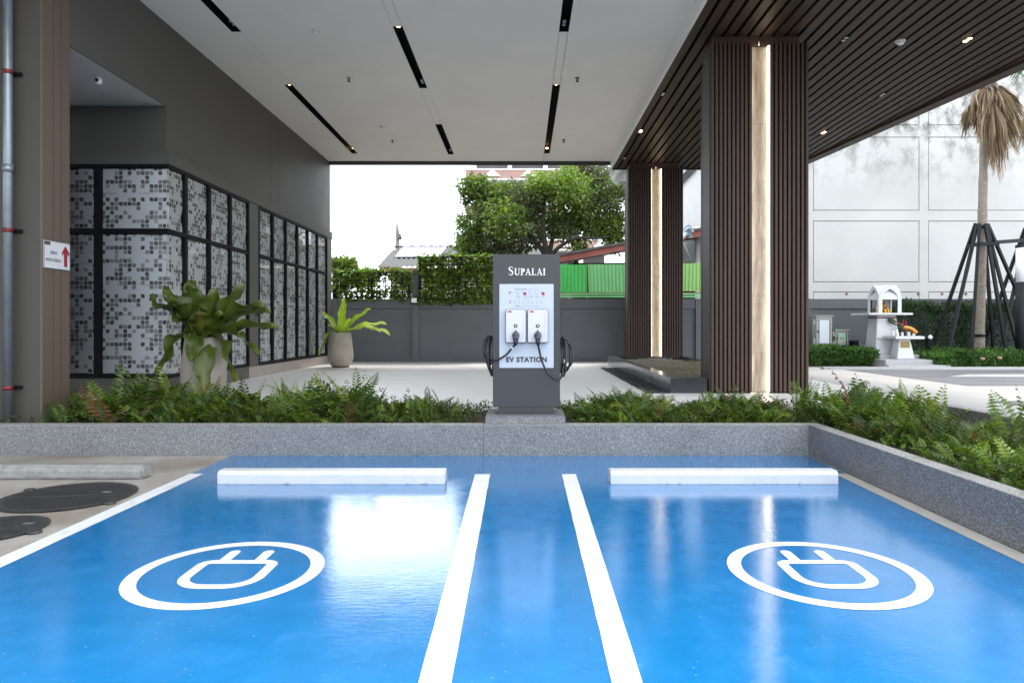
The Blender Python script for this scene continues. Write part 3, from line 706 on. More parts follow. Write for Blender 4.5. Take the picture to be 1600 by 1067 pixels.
obj('cornice', MB().prism([(-12,YS-.03),(-5.45,YS-.03),(-5.45,19.52),(-5.8,19.52),(-5.8,10.9),(-12,10.9)], 3.90, 4.085), 'wall_grey', shop)
obj('sill_wall', MB().prism([(-12,YS-.01),(XS+.01,YS-.01),(XS+.01,13.64),(-5.8,13.64),(-5.8,10.9),(-12,10.9)], FZ-.05, .60), 'wall_taupe', shop)
obj('sill_wall', MB().box(-5.8, XS+.012, 13.641, 19.50, FZ-.02, .585), 'skirting', shop)
obj('pier', MB().box(-5.8, XS+.008, 13.645, 14.14, .586, 3.899), 'wall_taupe', shop)
obj('pier', MB().box(-5.8, XS+.02, 19.09, 19.50, .586, 3.899), 'wall_taupe', shop)
obj('backing', MB().box(-5.8, -5.56, 10.65, 19.08, .605, 3.899), 'black', shop)
obj('backing', MB().box(-12, -5.561, 10.64, 10.9, .605, 3.899), 'black', shop)
RAIL = 2.87
def wavy(u0, u1, z0, z1, wl=.012):
    """film outline with hand-cut wavy sides"""
    n = 14; a, b = RNG.uniform(0, 6, 2)
    Lp = [(u0+.008+wl*(math.sin(a+i*1.3)+math.sin(a*2+i*.5))*.5*(.6+.4*math.sin(i)), z0+(z1-z0)*i/n) for i in range(n+1)]
    Rp = [(u1-.008+wl*(math.sin(b+i*1.1)+math.sin(b*2+i*.6))*.5, z0+(z1-z0)*i/n) for i in range(n+1)]
    return Lp, Rp
word = None
def window(side, u0, u1, z0, z1, wl):
    fr = MB(); q = .010
    if side == 'x':
        w_ = obj('window', MB().box(u0, u1, YS+.045, YS+.06, z0, z0+.012), 'frame_black', shop)
        Lp, Rp = wavy(u0, u1, z0+.014, z1-.01, wl)
        mb = MB(); v = [(a, YS+.035, z) for a, z in Lp]+[(a, YS+.035, z) for a, z in Rp]; n = len(Lp)
        mb.add(v, [(i, i+n, i+n+1, i+1) for i in range(n-1)])
        obj('film', mb, 'film_front', w_)
        obj('pane', MB().quad((u0,YS+.02,z0),(u1,YS+.02,z0),(u1,YS+.02,z1),(u0,YS+.02,z1)), 'thin_glass', w_)
    else:
        w_ = obj('window', MB().box(XS-.06, XS-.045, u0, u1, z0, z0+.012), 'frame_black', shop)
        Lp, Rp = wavy(u0, u1, z0+.014, z1-.01, wl)
        mb = MB(); v = [(XS-.035, a, z) for a, z in Lp]+[(XS-.035, a, z) for a, z in Rp]; n = len(Lp)
        mb.add(v, [(i, i+n, i+n+1, i+1) for i in range(n-1)])
        obj('film', mb, 'film_side_lit', w_)
        obj('pane', MB().quad((XS-.02,u0,z0),(XS-.02,u1,z0),(XS-.02,u1,z1),(XS-.02,u0,z1)), 'thin_glass', w_)
    return w_
fx = [-12, -8.84, -7.705, -6.57]                    # mullion centres on the front
hw = .05
edges = [(fx[i]+hw, fx[i+1]-hw) for i in range(3)]+[(fx[3]+hw, XS-.003)]
wins_front = []
for (a, b) in edges:
    for z0, z1 in ((.655, RAIL-.035), (RAIL+.035, 3.85)):
        wins_front.append((window('x', a, b, z0, z1, .004), a, b, z0, z1))
for x in fx[1:]: obj('mullion', MB().box(x-hw, x+hw, YS-.02, YS+.09, .655, 3.85), 'frame_black', shop)
for z0, z1 in ((.60,.655), (3.85,3.899)): obj('rail', MB().box(-12, XS+.02, YS-.022, YS+.08, z0, z1), 'frame_black', shop)
obj('rail', MB().box(-12, XS+.014, YS-.024, YS+.085, RAIL-.035, RAIL+.035), 'frame_black', shop)
sy = [11.09, 11.93, 12.79]
E1 = [(YS+.003, sy[0]-.04)]+[(sy[i]+.04, sy[i+1]-.04) for i in range(2)]+[(sy[2]+.04, 13.60)]
s2 = [14.95, 15.78, 16.58, 17.39, 18.2]
E2 = [(14.18, s2[0]-.04)]+[(s2[i]+.04, s2[i+1]-.04) for i in range(4)]+[(s2[4]+.04, 19.04)]
wins_side = []
for (a, b) in E1+E2:
    for z0, z1 in ((.645, RAIL-.032), (RAIL+.032, 3.85)):
        wins_side.append((window('y', a, b, z0, z1, .03), a, b, z0, z1))
for y in sy+[13.62]+[14.16]+s2+[19.06]:
    hw2 = .04 if y not in (13.62, 14.16, 19.06) else .022
    obj('mullion', MB().box(XS-.09, XS+.02, y-hw2, y+hw2, .645, 3.85), 'frame_black', shop)
for y0, y1 in ((YS+.081, 13.644), (14.141, 19.085)):
    for z0, z1 in ((.60,.645), (3.85,3.899)): obj('rail', MB().box(XS-.08, XS+.022, y0, y1, z0, z1), 'frame_black', shop)
    obj('rail', MB().box(XS-.085, XS+.024, y0+.001, y1, RAIL-.032, RAIL+.032), 'frame_black', shop)

obj('sky_blocker', MB().box(-30, -5.63, -8, 10.7, 6.6, 12), 'wall_grey', shop)  # added mass out of view, blocks sky light from the left
lw, _w = letters('SUPALAI', .030, 1.2, .12, True)
wme = lw.mesh('printed_word', 'print_grey')
def words(win, side, a, b, z0, z1):
    z = z0+random.uniform(.12, .3)
    while z < z1-.1:
        u = a+random.uniform(.12, .4)
        while u < b-.12:
            o = bpy.data.objects.new('printed_word', wme); COL.objects.link(o); o.parent = win
            o.location = (Vector((u, YS+.034, z)) if side == 'x' else Vector((XS-.034, u, z)))-shop.location
            if side == 'y': o.rotation_euler.z = R(90)
            u += random.uniform(.38, .6)
        z += random.uniform(.3, .5)
for q in wins_front[4:]: words(q[0], 'x', *q[1:])
for q in wins_side[:8]: words(q[0], 'y', *q[1:])
# tall brown pillar at the far left
pil = thing('pillar', 'tall brown pillar with two grooves at the left edge', 'pillar', (-6.6, 8.2, .25))
obj('core', MB().box(-9, -5.62, 7.95, 8.43, .2, 6.59), 'pillar_grey', pil)
for y0, y1 in ((7.949, 8.135), (8.147, 8.268), (8.280, 8.431)):
    obj('cladding_board', MB().box(-5.619, -5.598, y0, y1, .2, 9.0), 'pillar_brown', pil)
obj('groove_backing', MB().box(-5.6195, -5.612, 8.134, 8.281, .2, 8.99), 'black', pil)
# conduit pipe with red clamps
t = thing('conduit_pipe', 'galvanised pipe with red clamps running up the brown pillar', 'pipe', (-5.94, 7.86, .25))
x = (12-VX)/F*7.86
obj('tube', MB().tube([(x,7.86,.25),(x,7.86,7)], .048, 16), 'galv', t)
obj('coupling', MB().tube([(x,7.86,3.17),(x,7.86,3.26)], .056, 16), 'galv', t)
for py in (113, 360, 606):
    z = CZ-(py-VY)/F*7.86
    cl = obj('clamp', MB().tube([(x,7.86,z-.022),(x,7.86,z+.022)], .055, 16), 'red_clamp', t)
    obj('bracket', MB().box(x-.11, x+.11, 7.915, 7.94, z-.02, z+.02), 'frame_black', cl)
# sign on the pillar
t = thing('direction_sign', 'white paper sign with a red up arrow and Thai lettering on the brown pillar', 'sign', (-5.59, 8.19, 2.1))
sy0, sy1 = 7.965, 8.425; sz0, sz1 = 2.085, 2.415
obj('board', MB().box(-5.597, -5.590, sy0, sy1, sz0, sz1), 'sign_white', t)
for q in ((sy0, sy1, sz0, sz0+.006), (sy0, sy1, sz1-.006, sz1), (sy0, sy0+.006, sz0+.006, sz1-.006), (sy1-.006, sy1, sz0+.006, sz1-.006)):
    obj('border', MB().box(-5.592, -5.586, *q), 'galv', t)
ay, az = 8.345, 2.255
arrow = [(-.03,-.13),(.03,-.13),(.03,.03),(.065,.0),(.065,.045),(0,.125),(-.065,.045),(-.065,.0),(-.03,.03)]
obj('arrow', MB().prism([(ay+a, az+b) for a, b in arrow], -5.5895, -5.5885, 'x'), 'red', t)
obj('corner_logo', MB().box(-5.5895, -5.5886, sy0+.012, sy0+.11, sz1-.055, sz1-.014), 'red_brown', t)
RT = (R(90), 0, R(90))
place_text('lettering', text_mesh('\u0e32\u0e2b\u0e49\u0e2d\u0e07', .062, .0008), 'letter_dark', (-5.588, 8.13, 2.275), RT, t)
place_text('lettering', text_mesh('\u0e25\u0e07\u0e17\u0e30\u0e40\u0e1a\u0e35\u0e22\u0e19', .062, .0008), 'letter_dark', (-5.588, 8.125, 2.19), RT, t)
# dome camera under the recess soffit
cx_, cy_ = PZ(151, 122, 4.85)
t = thing('dome_camera', 'white security camera under the soffit behind the brown pillar', 'camera', (cx_, cy_, 4.885))
obj('mount', MB().lathe([(.055,-.03),(.06,0)], cx_, cy_, 4.884, 18), 'trim_white', t)
hd = obj('head', MB().lathe([(.012,-.125),(.04,-.115),(.052,-.085),(.05,-.05),(.03,-.031)], cx_+.02, cy_, 4.884, 18), 'trim_white', t)
obj('lens', MB().lathe([(.02,0),(.022,.02)], cx_+.035, cy_-.045, 4.80, 12, ax='y'), 'black', hd)
# ================================================================== CHARGING TOTEM
ty = 7.62
tot = thing('charging_totem', 'dark grey electric car charging totem with white panel on a granite plinth', 'charging station', (.04, 7.8, .418))
obj('foot', MB().box(-.275, .345, ty+.02, ty+.36, .418, .505), 'ped_grey', tot)
obj('cabinet', MB().box(-.335, .415, ty, ty+.38, .505, 2.205), 'ped_grey', tot, bevel=.006)
mb, wd = letters('SUPALAI', .077)
y_ = ty-.004; s_ = .415/wd
mb.v = [(a*s_+.045, y+y_, b+1.97) for a, y, b in mb.v]
obj('brand_lettering', mb, 'letter_white', tot)
pn = obj('info_panel', MB().box(-.262, .343, ty-.012, ty-.0005, .938, 1.872), 'panel_white', tot, bevel=.002)
RX = (R(90), 0, 0); py_ = ty-.0135
place_text('panel_lettering', text_mesh('EV STATION', .075, .0045, space=1.12), 'letter_dark', (.040, py_, 1.028), RX, pn)
def ppx(px): return (px-VX)/F*7.608
def ppz(py): return CZ-(py-VY)/F*7.608
def tinybox(name, px0, px1, py0, py1, mat, d=.001): obj(name, MB().box(ppx(px0), ppx(px1), ty-.012-d, ty-.0119, ppz(py1), ppz(py0)), mat, pn)
# instruction print: headings, pictogram row and step row too small to read
for (a, b, y, m) in [(804,823,452.1,'letter_dark'),(824,842,452.2,'print_grey'),(821,826,466.6,'print_grey'),(806,812,478.3,'letter_dark'),(813,825,478.4,'print_grey'),(825.5,842,478.2,'print_grey')]:
    x_ = ppx(a)
    while x_ < ppx(b):
        w2 = random.uniform(.006, .016); h2 = .0035
        obj('print_mark', MB().box(x_, min(x_+w2, ppx(b)), ty-.0132, ty-.0119, ppz(y)-h2, ppz(y)+h2), m, pn); x_ += w2+.004
for (px, m) in [(809.5,0),(820,1),(829.5,0),(839,0),(848.5,1)]:
    obj('pictogram', MB().lathe([(.019,0),(.019,.0012)], ppx(px), ty-.0121, ppz(459.0), 18, ax='y'), 'red' if m else 'print_grey', pn)
    obj('pictogram', MB().lathe([(.016,0),(.016,.0012)], ppx(px), ty-.0128, ppz(459.0), 18, ax='y'), 'red' if m else 'panel_white', pn)
    if not m: obj('pictogram', MB().bar((ppx(px)-.006, ty-.0145, ppz(459)-.009), (ppx(px)+.006, ty-.0145, ppz(459)+.007), .006, .001), 'print_grey', pn)
    tinybox('print_mark', px-3.6, px-2.4, 455.6, 456.9, 'red'); tinybox('print_mark', px-3.2, px+3.4, 463.2, 463.9, 'print_grey'); tinybox('print_mark', px-2.2, px+2.4, 464.5, 465.1, 'print_grey')
tinybox('print_mark', 794.8, 797.8, 455.9, 458.2, 'red'); tinybox('print_mark', 798.5, 803, 456.6, 457.4, 'print_grey'); tinybox('print_mark', 795.8, 797, 460.4, 461.4, 'print_grey')
for i, px in enumerate((797,804.5,811,818,825,831.5,838.5,845)):
    tinybox('print_mark', px-.6, px+.5, 468.6, 471.4, 'red' if i == 0 else 'print_grey'); tinybox('print_mark', px-1.5, px+2.4, 472.3, 473.2, 'red' if i == 0 else 'print_grey')

def charger(px0, px1, lab):
    x0, x1 = ppx(px0), ppx(px1); z0, z1 = ppz(535.5), ppz(483.5); yb = ty-.012; cx = (x0+x1)/2
    t = thing('wall_charger', lab, 'charger', (cx, yb, z0), 'wall chargers on the totem')
    def rr(x0, x1, z0, z1, r):
        p = []
        for ax_, az_, a0 in ((x1-r, z1-r, 0), (x0+r, z1-r, 90), (x0+r, z0+r, 180), (x1-r, z0+r, 270)):
            for k_ in range(5): a = R(a0+22.5*k_); p.append((ax_+r*math.cos(a), az_+r*math.sin(a)))
        return p
    obj('back_shell', MB().prism(rr(x0, x1, z0, z1, .018), yb-.055, yb-.001, 'y'), 'letter_dark', t)
    obj('front_cover', MB().prism(rr(x0+.006, x1-.004, z0+.006, z1-.005, .016), yb-.078, yb-.0555, 'y'), 'charger_white', t, bevel=.003)
    yf = yb-.079
    place_text('logo', text_mesh('ABB', .026, .0014), 'red', (x0+.045, yf, z1-.027), RX, t)
    lx = cx
    btn = obj('start_button', MB().lathe([(.0215,0),(.0215,.006)], lx, yf, z1-.183, 6, ax='y'), 'black', t)
    obj('button_ring', MB().lathe([(.008,0),(.008,.002)], lx, yf-.006, z1-.183, 12, ax='y'), 'chrome', btn)
    for k_ in range(3): obj('status_light', MB().lathe([(.0035,0),(.0035,.002)], x1-.022, yf, z1-.157-.014*k_, 8, ax='y'), 'print_grey', t)
    obj('status_light', MB().lathe([(.0035,0),(.0035,.002)], x1-.022, yf, z1-.22, 8, ax='y'), 'green_label', t)
    obj('cover_line', MB().box(x1-.036, x1-.0345, yf-.0012, yf+.002, z0+.05, z1-.03), 'print_grey', t)
    zc = z0+.083
    obj('socket_lug', MB().prism([(lx-.013, zc+.036), (lx+.013, zc+.036), (lx+.008, zc+.056), (lx-.008, zc+.056)], yf-.012, yf, 'y'), 'rubber', t)
    obj('socket', MB().lathe([(.042,0),(.040,.03)], lx, yf, zc, 24, ax='y'), 'rubber', t)
    # connector gun with its cable
    return lx, yf, zc
c1 = charger(790, 821.8, 'white wall charger on the left of the totem panel'); c2 = charger(824, 856, 'white wall charger on the right of the totem panel')

def smooth_path(pts, n=8):
    """Catmull-Rom through points"""
    P = [Vector(p) for p in pts]; P = [P[0]*2-P[1]]+P+[P[-1]*2-P[-2]]; out = []
    for i in range(1, len(P)-2):
        for k_ in range(n):
            t = k_/n; a, b, c, d = P[i-1], P[i], P[i+1], P[i+2]
            out.append(.5*((2*b)+(-a+c)*t+(2*a-5*b+4*c-d)*t*t+(-a+3*b-3*c+d)*t**3))
    out.append(P[-2]); return out
def connector(c, side, lab, path, coil):
    lx, yf, zc = c
    t = thing('charging_cable', lab, 'charging cable', (lx, yf-.03, zc), 'charging cables on the totem')
    obj('plug_body', MB().tube([(lx, yf-.028, zc+.010), (lx, yf-.052, zc+.0), (lx, yf-.066, zc-.03), (lx, yf-.068, zc-.055)], [.036, .037, .033, .025], 16), 'plug_grey', t)
    obj('plug_face', MB().box(lx-.012, lx+.012, yf-.098, yf-.068, zc-.03, zc+.012), 'letter_dark', t, bevel=.004)
    obj('grip', MB().tube([(lx, yf-.066, zc-.05), (lx, yf-.07, zc-.075), (lx+side*.004, yf-.07, zc-.105)], [.028, .027, .017], 14), 'rubber', t)
    obj('cable', MB().tube(smooth_path(path), .0115, 8), 'rubber', t)
    obj('cable_coil', MB().tube(smooth_path(coil, 7), .0115, 7), 'rubber', t)
    q = smooth_path(path); a, b = (q[5], q[7]) if side < 0 else (q[-4], q[-2])
    obj('cable_tag', MB().tube([a, b], .0145, 8), 'trim_white', t)
def W(px, py, dy=0.0): return (ppx(px), ty-dy, ppz(py))
lx, yf, zc = c1
pathL = [(lx, yf-.07, zc-.095), W(799,545,.11), W(791,554,.08), W(780,561,.06), W(771,563.5,.03), (ppx(764), ty+.1, ppz(561)), (ppx(757), ty+.15, ppz(552))]
coilL = []
for i, (cxp, rx_, top, bot, yy) in enumerate([(763,9.5,526,566,.15), (766,4,525,584,.12), (764,7,528,572,.18), (767,3.2,530,588,.16)]):
    for a in np.linspace(-PI/2, 1.5*PI, 11)[:-1]:
        coilL.append((ppx(cxp+rx_*math.cos(a)), ty+yy+.012*math.sin(3*a), ppz((top+bot)/2-(bot-top)/2*math.sin(a))))
connector(c1, -1, 'black charging cable from the left charger to the coil on the totem left side', pathL, coilL)
lx, yf, zc = c2
pathR = [(lx, yf-.07, zc-.095), W(842.5,548,.1), W(846,562,.08), W(852,576,.07), W(860,587,.06), W(869,592.5,.04), W(876,591,.02), (ppx(880), ty+.1, ppz(580)), (ppx(885), ty+.14, ppz(560))]
coilR = []
for i, (cxp, rx_, top, bot, yy) in enumerate([(881,4.5,527,590,.12), (887,10,536,576,.16), (880,3,528,584,.15), (885,8,530,582,.18)]):
    for a in np.linspace(-PI/2, 1.5*PI, 11)[:-1]:
        coilR.append((ppx(cxp+rx_*math.cos(a)), ty+yy+.012*math.sin(3*a), ppz((top+bot)/2-(bot-top)/2*math.sin(a))))
connector(c2, 1, 'black charging cable from the right charger to the coil on the totem right side', pathR, coilR)
for s, px in ((-1, 767), (1, 879)):
    xe = -.335 if s < 0 else .415
    obj('cable_hook', MB().tube([(xe, ty+.15, ppz(530)), (ppx(px)-s*.0, ty+.15, ppz(530)), (ppx(px)+s*.03, ty+.15, ppz(526))], .012, 8), 'rubber', tot)

# ================================================================== FLOOR THINGS
def wheel_stop(x0, x1, y, lab, mat, group, h=.118, d=.16, ch=.03, rnd=.004):
    prof = [(y, 0), (y+d, 0), (y+d, h-ch*.8), (y+d-.02, h), (y+.022, h), (y, h-ch)]
    mb = MB().prism(prof, x0, x1, 'x')
    return solo('wheel_stop', mb, mat, lab, 'wheel stop', group, bevel=rnd)
for o_, (xa, xb, lab) in enumerate([(-2.712, -.692, 'white painted concrete wheel stop in the left blue bay'), (.779, 2.80, 'white painted concrete wheel stop in the right blue bay')]):
    wheel_stop(xa, xb, 6.055, lab, 'stop_white', 'white wheel stops')
wheel_stop(-5.6, -3.48, 6.25, 'unpainted scuffed concrete wheel stop on the bare bay', 'stop_raw', 'wheel stops', .125, .17, .05, .02)
def manhole(cx, cy, r, lab, ang):
    t = thing('manhole_cover', lab, 'manhole cover', (cx, cy, 0), 'round iron manhole covers')
    obj('rim', ring(cx, cy, r-.02, r+.012, 56), 'iron', t).location.z = .006
    obj('plate', MB().lathe([(r-.021,.0),(r-.021,.010)], cx, cy, 0, 56, smooth=False), 'iron', t)
    mb = MB(); n = int(r/.022)
    c_, s_ = math.cos(ang), math.sin(ang)
    for i in range(-n+1, n):
        u = i*.0225; L = math.sqrt(max(0, (r-.05)**2-u*u))
        for a0, a1 in ((-L, -.05), (.0, L*.55), (L*.6, L)):
            if a1-a0 < .04: continue
            pts = [(u-.006, a0), (u+.006, a0), (u+.006, a1), (u-.006, a1)]
            mb.prism([(cx+p*c_-q*s_, cy+p*s_+q*c_) for p, q in pts], .0101, .0145)
    obj('ribs', mb, 'iron', t, kind='stuff')
    for a in (ang-.55, ang+2.6):
        x, y = cx+(r+.03)*math.cos(a), cy+(r+.03)*math.sin(a)
        obj('lug', MB().lathe([(.045,0),(.04,.014)], x, y, 0, 10), 'iron', t)
    obj('lift_hole', MB().box(cx+r*.45, cx+r*.45+.07, cy+.08, cy+.12, .0146, .017), 'galv', t)
manhole(-3.74, 5.62, .49, 'larger black iron manhole cover beside the white line', .12)
manhole(-3.66, 4.71, .32, 'smaller black iron manhole cover cut by the left picture edge', .35)

# ================================================================== BACK WALL AND TRELLIS
bw = thing('boundary_wall', 'dark grey boundary wall across the back of the driveway', 'wall', (5, 20.1, .3))
YW = 20.0
posts = [-7.3, -3.14, 1.0, 5.16, 8.32, 13.1, 17.9, 22]
for a, b in zip(posts[:-1], posts[1:]):
    obj('wall_core', MB().box(a+.1, b-.1, YW+.131, YW+.19, .30, 1.924), 'bwall', bw)
    z = .30
    for i, h_ in enumerate((.30, .42, .46, .44)):
        obj('wall_plank', MB().box(a+.10, b-.10, YW+.06+.0015*(i%2), YW+.13, z, z+h_-.003), 'bwall', bw); z += h_
    obj('coping', MB().box(a+.101, b-.101, YW, YW+.2, 1.925, 2.205), 'bwall', bw)
for x in posts:
    top = 3.05 if abs(x+3.14) < .01 else 2.21
    obj('post', MB().box(x-.10, x+.10, YW-.03, YW+.22, .30, top), 'bwall', bw)
obj('post', MB().box(-5.58, -5.44, YW-.03, YW+.22, .30, 3.0), 'bwall', bw)
obj('foot', MB().box(-7.3, 22, YW-.02, YW+.06, .30, .42), 'bwall', bw)
t = thing('wall_lamp', 'small square wall lamp on the post between the two trellises', 'lamp', (-3.14, 19.95, 2.2))
zz = CZ-(469-VY)/F*19.9
obj('casing', MB().box(-3.28, -3.06, 19.90, 19.968, zz-.11, zz+.09), 'frame_black', t)
obj('diffuser', MB().box(-3.25, -3.09, 19.893, 19.899, zz-.07, zz+.06), 'lamp_white', t)
def trellis(x0, x1, z0, z1, lab, nmid=2):
    t = thing('trellis', lab, 'trellis', ((x0+x1)/2, 20.05, z0), 'black trellises on the boundary wall')
    for i in range(nmid+1):
        x = x0+(x1-x0)*i/nmid
        obj('post', MB().box(x-.035, x+.035, 19.89, 19.95, z0-.02, z1+.04), 'frame_black', t)
    for z in (z0, z1): obj('rail', MB().box(x0+.036, x1-.036, 19.90, 19.94, z-.02, z+.02), 'frame_black', t)
    z = z0+.16
    while z < z1-.08: obj('lath', MB().box(x0+.036, x1-.036, 19.90, 19.915, z-.014, z+.014), 'frame_black', t); z += .165
    x = x0+.165
    while x < x1-.08: obj('lath', MB().box(x-.014, x+.014, 19.917, 19.93, z0+.021, z1-.021), 'frame_black', t); x += .165
def vine(x0, x1, z0, z1, n, lab, hole=None, group='climbing vines on the trellises'):
    t = thing('climbing_vine', lab, 'vine', ((x0+x1)/2, 20.0, z0), group)
    P = np.stack([RNG.uniform(x0, x1, n), 19.99+RNG.normal(size=n)*.10, z0+(z1-z0)*RNG.uniform(0, 1, n)**.95], -1)
    keep = np.ones(n, bool)
    # clumpy: drop leaves in gaps
    gx_, gz_ = P[:,0]*3.1, P[:,2]*3.7
    den = np.sin(gx_*1.3+1)*np.sin(gz_*1.7)+.6*np.sin(gx_*2.9+gz_*1.9)
    keep &= den > RNG.uniform(-2.0, -.1, n) if hole is None else den > RNG.uniform(-1.8, .2, n)
    if hole:
        d2 = ((P[:,0]-hole[0])/hole[2])**2+((P[:,2]-hole[1])/hole[3])**2; keep &= d2 > RNG.uniform(0, 1.6, n)
    P = P[keep]; n = len(P); D = np.stack([RNG.normal(size=n), -.5+RNG.normal(size=n)*.5, -.5+RNG.normal(size=n)*.6], -1)
    lv = leaf_cloud(P, D, RNG.uniform(.06, .16, n), RNG.uniform(.05, .11, n), RNG.beta(1.3, 1.5, n)+.12*np.sin(P[:,0]*4))
    npmesh('foliage', *lv[:2], 'vine_leaf', lv[2], t)
    mb = MB()
    for i in range(5):
        x = random.uniform(x0+.1, x1-.1); pts = [(x+random.uniform(-.15,.15)*k_, 20.02, z0+(z1-z0)*k_/4) for k_ in range(5)]
        mb.tube(smooth_path(pts, 3), .008, 5)
    obj('stem', mb, 'bark', t)
zt = lambda py: CZ-(py-VY)/F*20.0
xt = lambda px: (px-VX)/F*20.0
trellis(xt(524), xt(640), zt(465), zt(427), 'low black trellis on the wall beside the shop building')
vine(xt(521), xt(644), zt(468), zt(420), 3000, 'bright green climbing vine with gaps on the low trellis', (xt(605), zt(443), .32, .2))
trellis(xt(657), xt(775), zt(467), zt(403), 'taller black trellis on the wall beside the totem')
vine(xt(655), xt(778), zt(474), zt(398), 5200, 'dense green climbing vine covering the taller trellis')
# ================================================================== NEIGHBOURS BEHIND THE WALL
def xy(px, Y): return (px-VX)/F*Y
def zz_(py, Y): return CZ-(py-VY)/F*Y
# tall white stained wall on the right
wy = 23.0
t = thing('white_building', 'tall white windowless building with stained panels behind the palm', 'building', (15, 26, 0))
obj('wall_body', MB().box(8.2, 40, wy+.08, wy+14, -.01, 13), 'stained_white', t)
obj('joint_backing', MB().box(8.21, 39.9, wy+.070, wy+.079, 0, 12.95), 'rust_line', t)
vx = [(9.53, 9.78), (13.36, 13.66), (17.24, 17.54), (21.1, 21.4), (25, 25.3)]
hz = [(2.57, 2.89), (4.955, 5.30), (7.78, 8.17), (10.7, 11.05)]
xb = [8.2]+[q for v_ in vx for q in v_]+[29]; zb = [0]+[q for v_ in hz for q in v_]+[13]
for i in range(0, len(xb)-1, 2):
    for j in range(0, len(zb)-1, 2):
        if zb[j+1] > 1.5: obj('wall_panel', MB().box(xb[i]+.022, xb[i+1]-.022, wy+.006, wy+.069, zb[j]+.022, zb[j+1]-.022), 'stained_white', t)
for i in range(len(vx)): obj('pilaster', MB().box(vx[i][0], vx[i][1], wy, wy+.068, 0, 13), 'stained_white', t)
for j in range(len(hz)):
    for i in range(0, len(xb)-1, 2): obj('beam', MB().box(xb[i]+.0015, xb[i+1]-.0015, wy+.001, wy+.067, hz[j][0], hz[j][1]), 'stained_white', t)
for i in range(8):
    px = 1323+37.3*i
    if px < 1640: obj('anchor_bolt', MB().lathe([(.045,0),(.03,.05)], xy(px, wy), wy+.012, zz_(459, wy), 8, ax='y'), 'rust_red', t)
# white house behind the columns
t = thing('white_house', 'white neighbour house with a pale overhanging eave behind the far column', 'house', (6, 30, 0))
Yh = 28.0
obj('wall', MB().box(xy(958,Yh)+.6, 7.85, Yh, Yh+8, 0, 7.9), 'plaster_white', t)
obj('eave', MB().prism([(xy(958,Yh)-.35, zz_(268,Yh)), (xy(985,Yh), zz_(246,Yh)+.9), (9.5, 10.5), (9.5, 10.25), (xy(985,Yh)+.1, zz_(262,Yh)+.6), (xy(962,Yh)-.1, zz_(272,Yh))], Yh-.9, Yh+8, 'y'), 'plaster_white', t)
obj('barge_board', MB().bar((xy(1058,Yh), Yh-.05, zz_(290,Yh)), (xy(1084,Yh), Yh-.05, zz_(262,Yh)), .12, .28), 'shed_roof', t)
obj('window', MB().box(xy(968,Yh)+.02, xy(985,Yh), Yh-.03, Yh-.001, zz_(305,Yh), zz_(283,Yh)), 'win_dark', t)
obj('gutter', MB().box(xy(1040,Yh), 7.9, Yh-.25, Yh-.02, zz_(372,Yh)+.0, zz_(366,Yh)+.08), 'shed_roof', t)
obj('downpipe', MB().tube([(xy(1090,25.5), 25.5, .3), (xy(1090,25.5), 25.5, zz_(355,25.5))], .10, 10), 'plaster_white', t)
# shed with rusty fascia and open dark front
t = thing('shed', 'dark open shed with a sloping rust red fascia behind the green sheets', 'shed', (4.5, 25.5, 0))
Ys = 24.5
A = (xy(866,Ys), zz_(404,Ys)); B = (xy(980,Ys), zz_(383,Ys)); dzdx = (B[1]-A[1])/(B[0]-A[0]); Cx = 7.9
Cz = A[1]+dzdx*(Cx-A[0])
obj('roof', MB().prism([(A[0]-.4, A[1]-.4*dzdx+.03), (Cx, Cz+.03), (Cx, Cz+.11), (A[0]-.4, A[1]-.4*dzdx+.11)], Ys-.35, Ys+3.2, 'y'), 'shed_roof', t)
obj('fascia', MB().prism([(A[0]-.3, A[1]-.3*dzdx-.20), (Cx, Cz-.20), (Cx, Cz+.028), (A[0]-.3, A[1]-.3*dzdx+.028)], Ys-.30, Ys-.25, 'y'), 'rust_red', t)
obj('back_wall', MB().box(A[0]+.75, Cx, Ys+2.8, Ys+3.0, 0, A[1]+.1), 'dark_inside', t)
obj('side_wall', MB().box(A[0]+.75, A[0]+.85, Ys+.2, Ys+2.79, 0, A[1]-.05), 'dark_inside', t)
obj('post', MB().box(A[0]+.5, A[0]+.62, Ys, Ys+.12, 0, A[1]-.1), 'concrete', t)
# a rag hanging with a stick under the shed roof
g = 12; vv = []
for i in range(g):
    for j in range(g):
        u, v_ = i/(g-1), j/(g-1)
        vv.append((xy(1062+22*u-3*v_, 24.0)+.05*math.sin(9*v_), 24.0+.12*math.sin(7*u+3*v_)+.05*math.sin(15*v_), zz_(355+22*v_*(1-.4*u)+3*math.sin(8*u), 24.0)))
solo('hanging_cloth', MB().add(vv, [(i*g+j, (i+1)*g+j, (i+1)*g+j+1, i*g+j+1) for i in range(g-1) for j in range(g-1)], True), 'cloth', 'bluish white cloth bundle hanging under the shed roof between the columns', 'cloth')
solo('pole', MB().tube([(xy(1066,23.2), 23.2, zz_(376,23.2)), (xy(1085,22.8), 22.8, zz_(416,22.8))], .025, 7), 'concrete', 'thin pale pole leaning on the green sheets', 'pole')
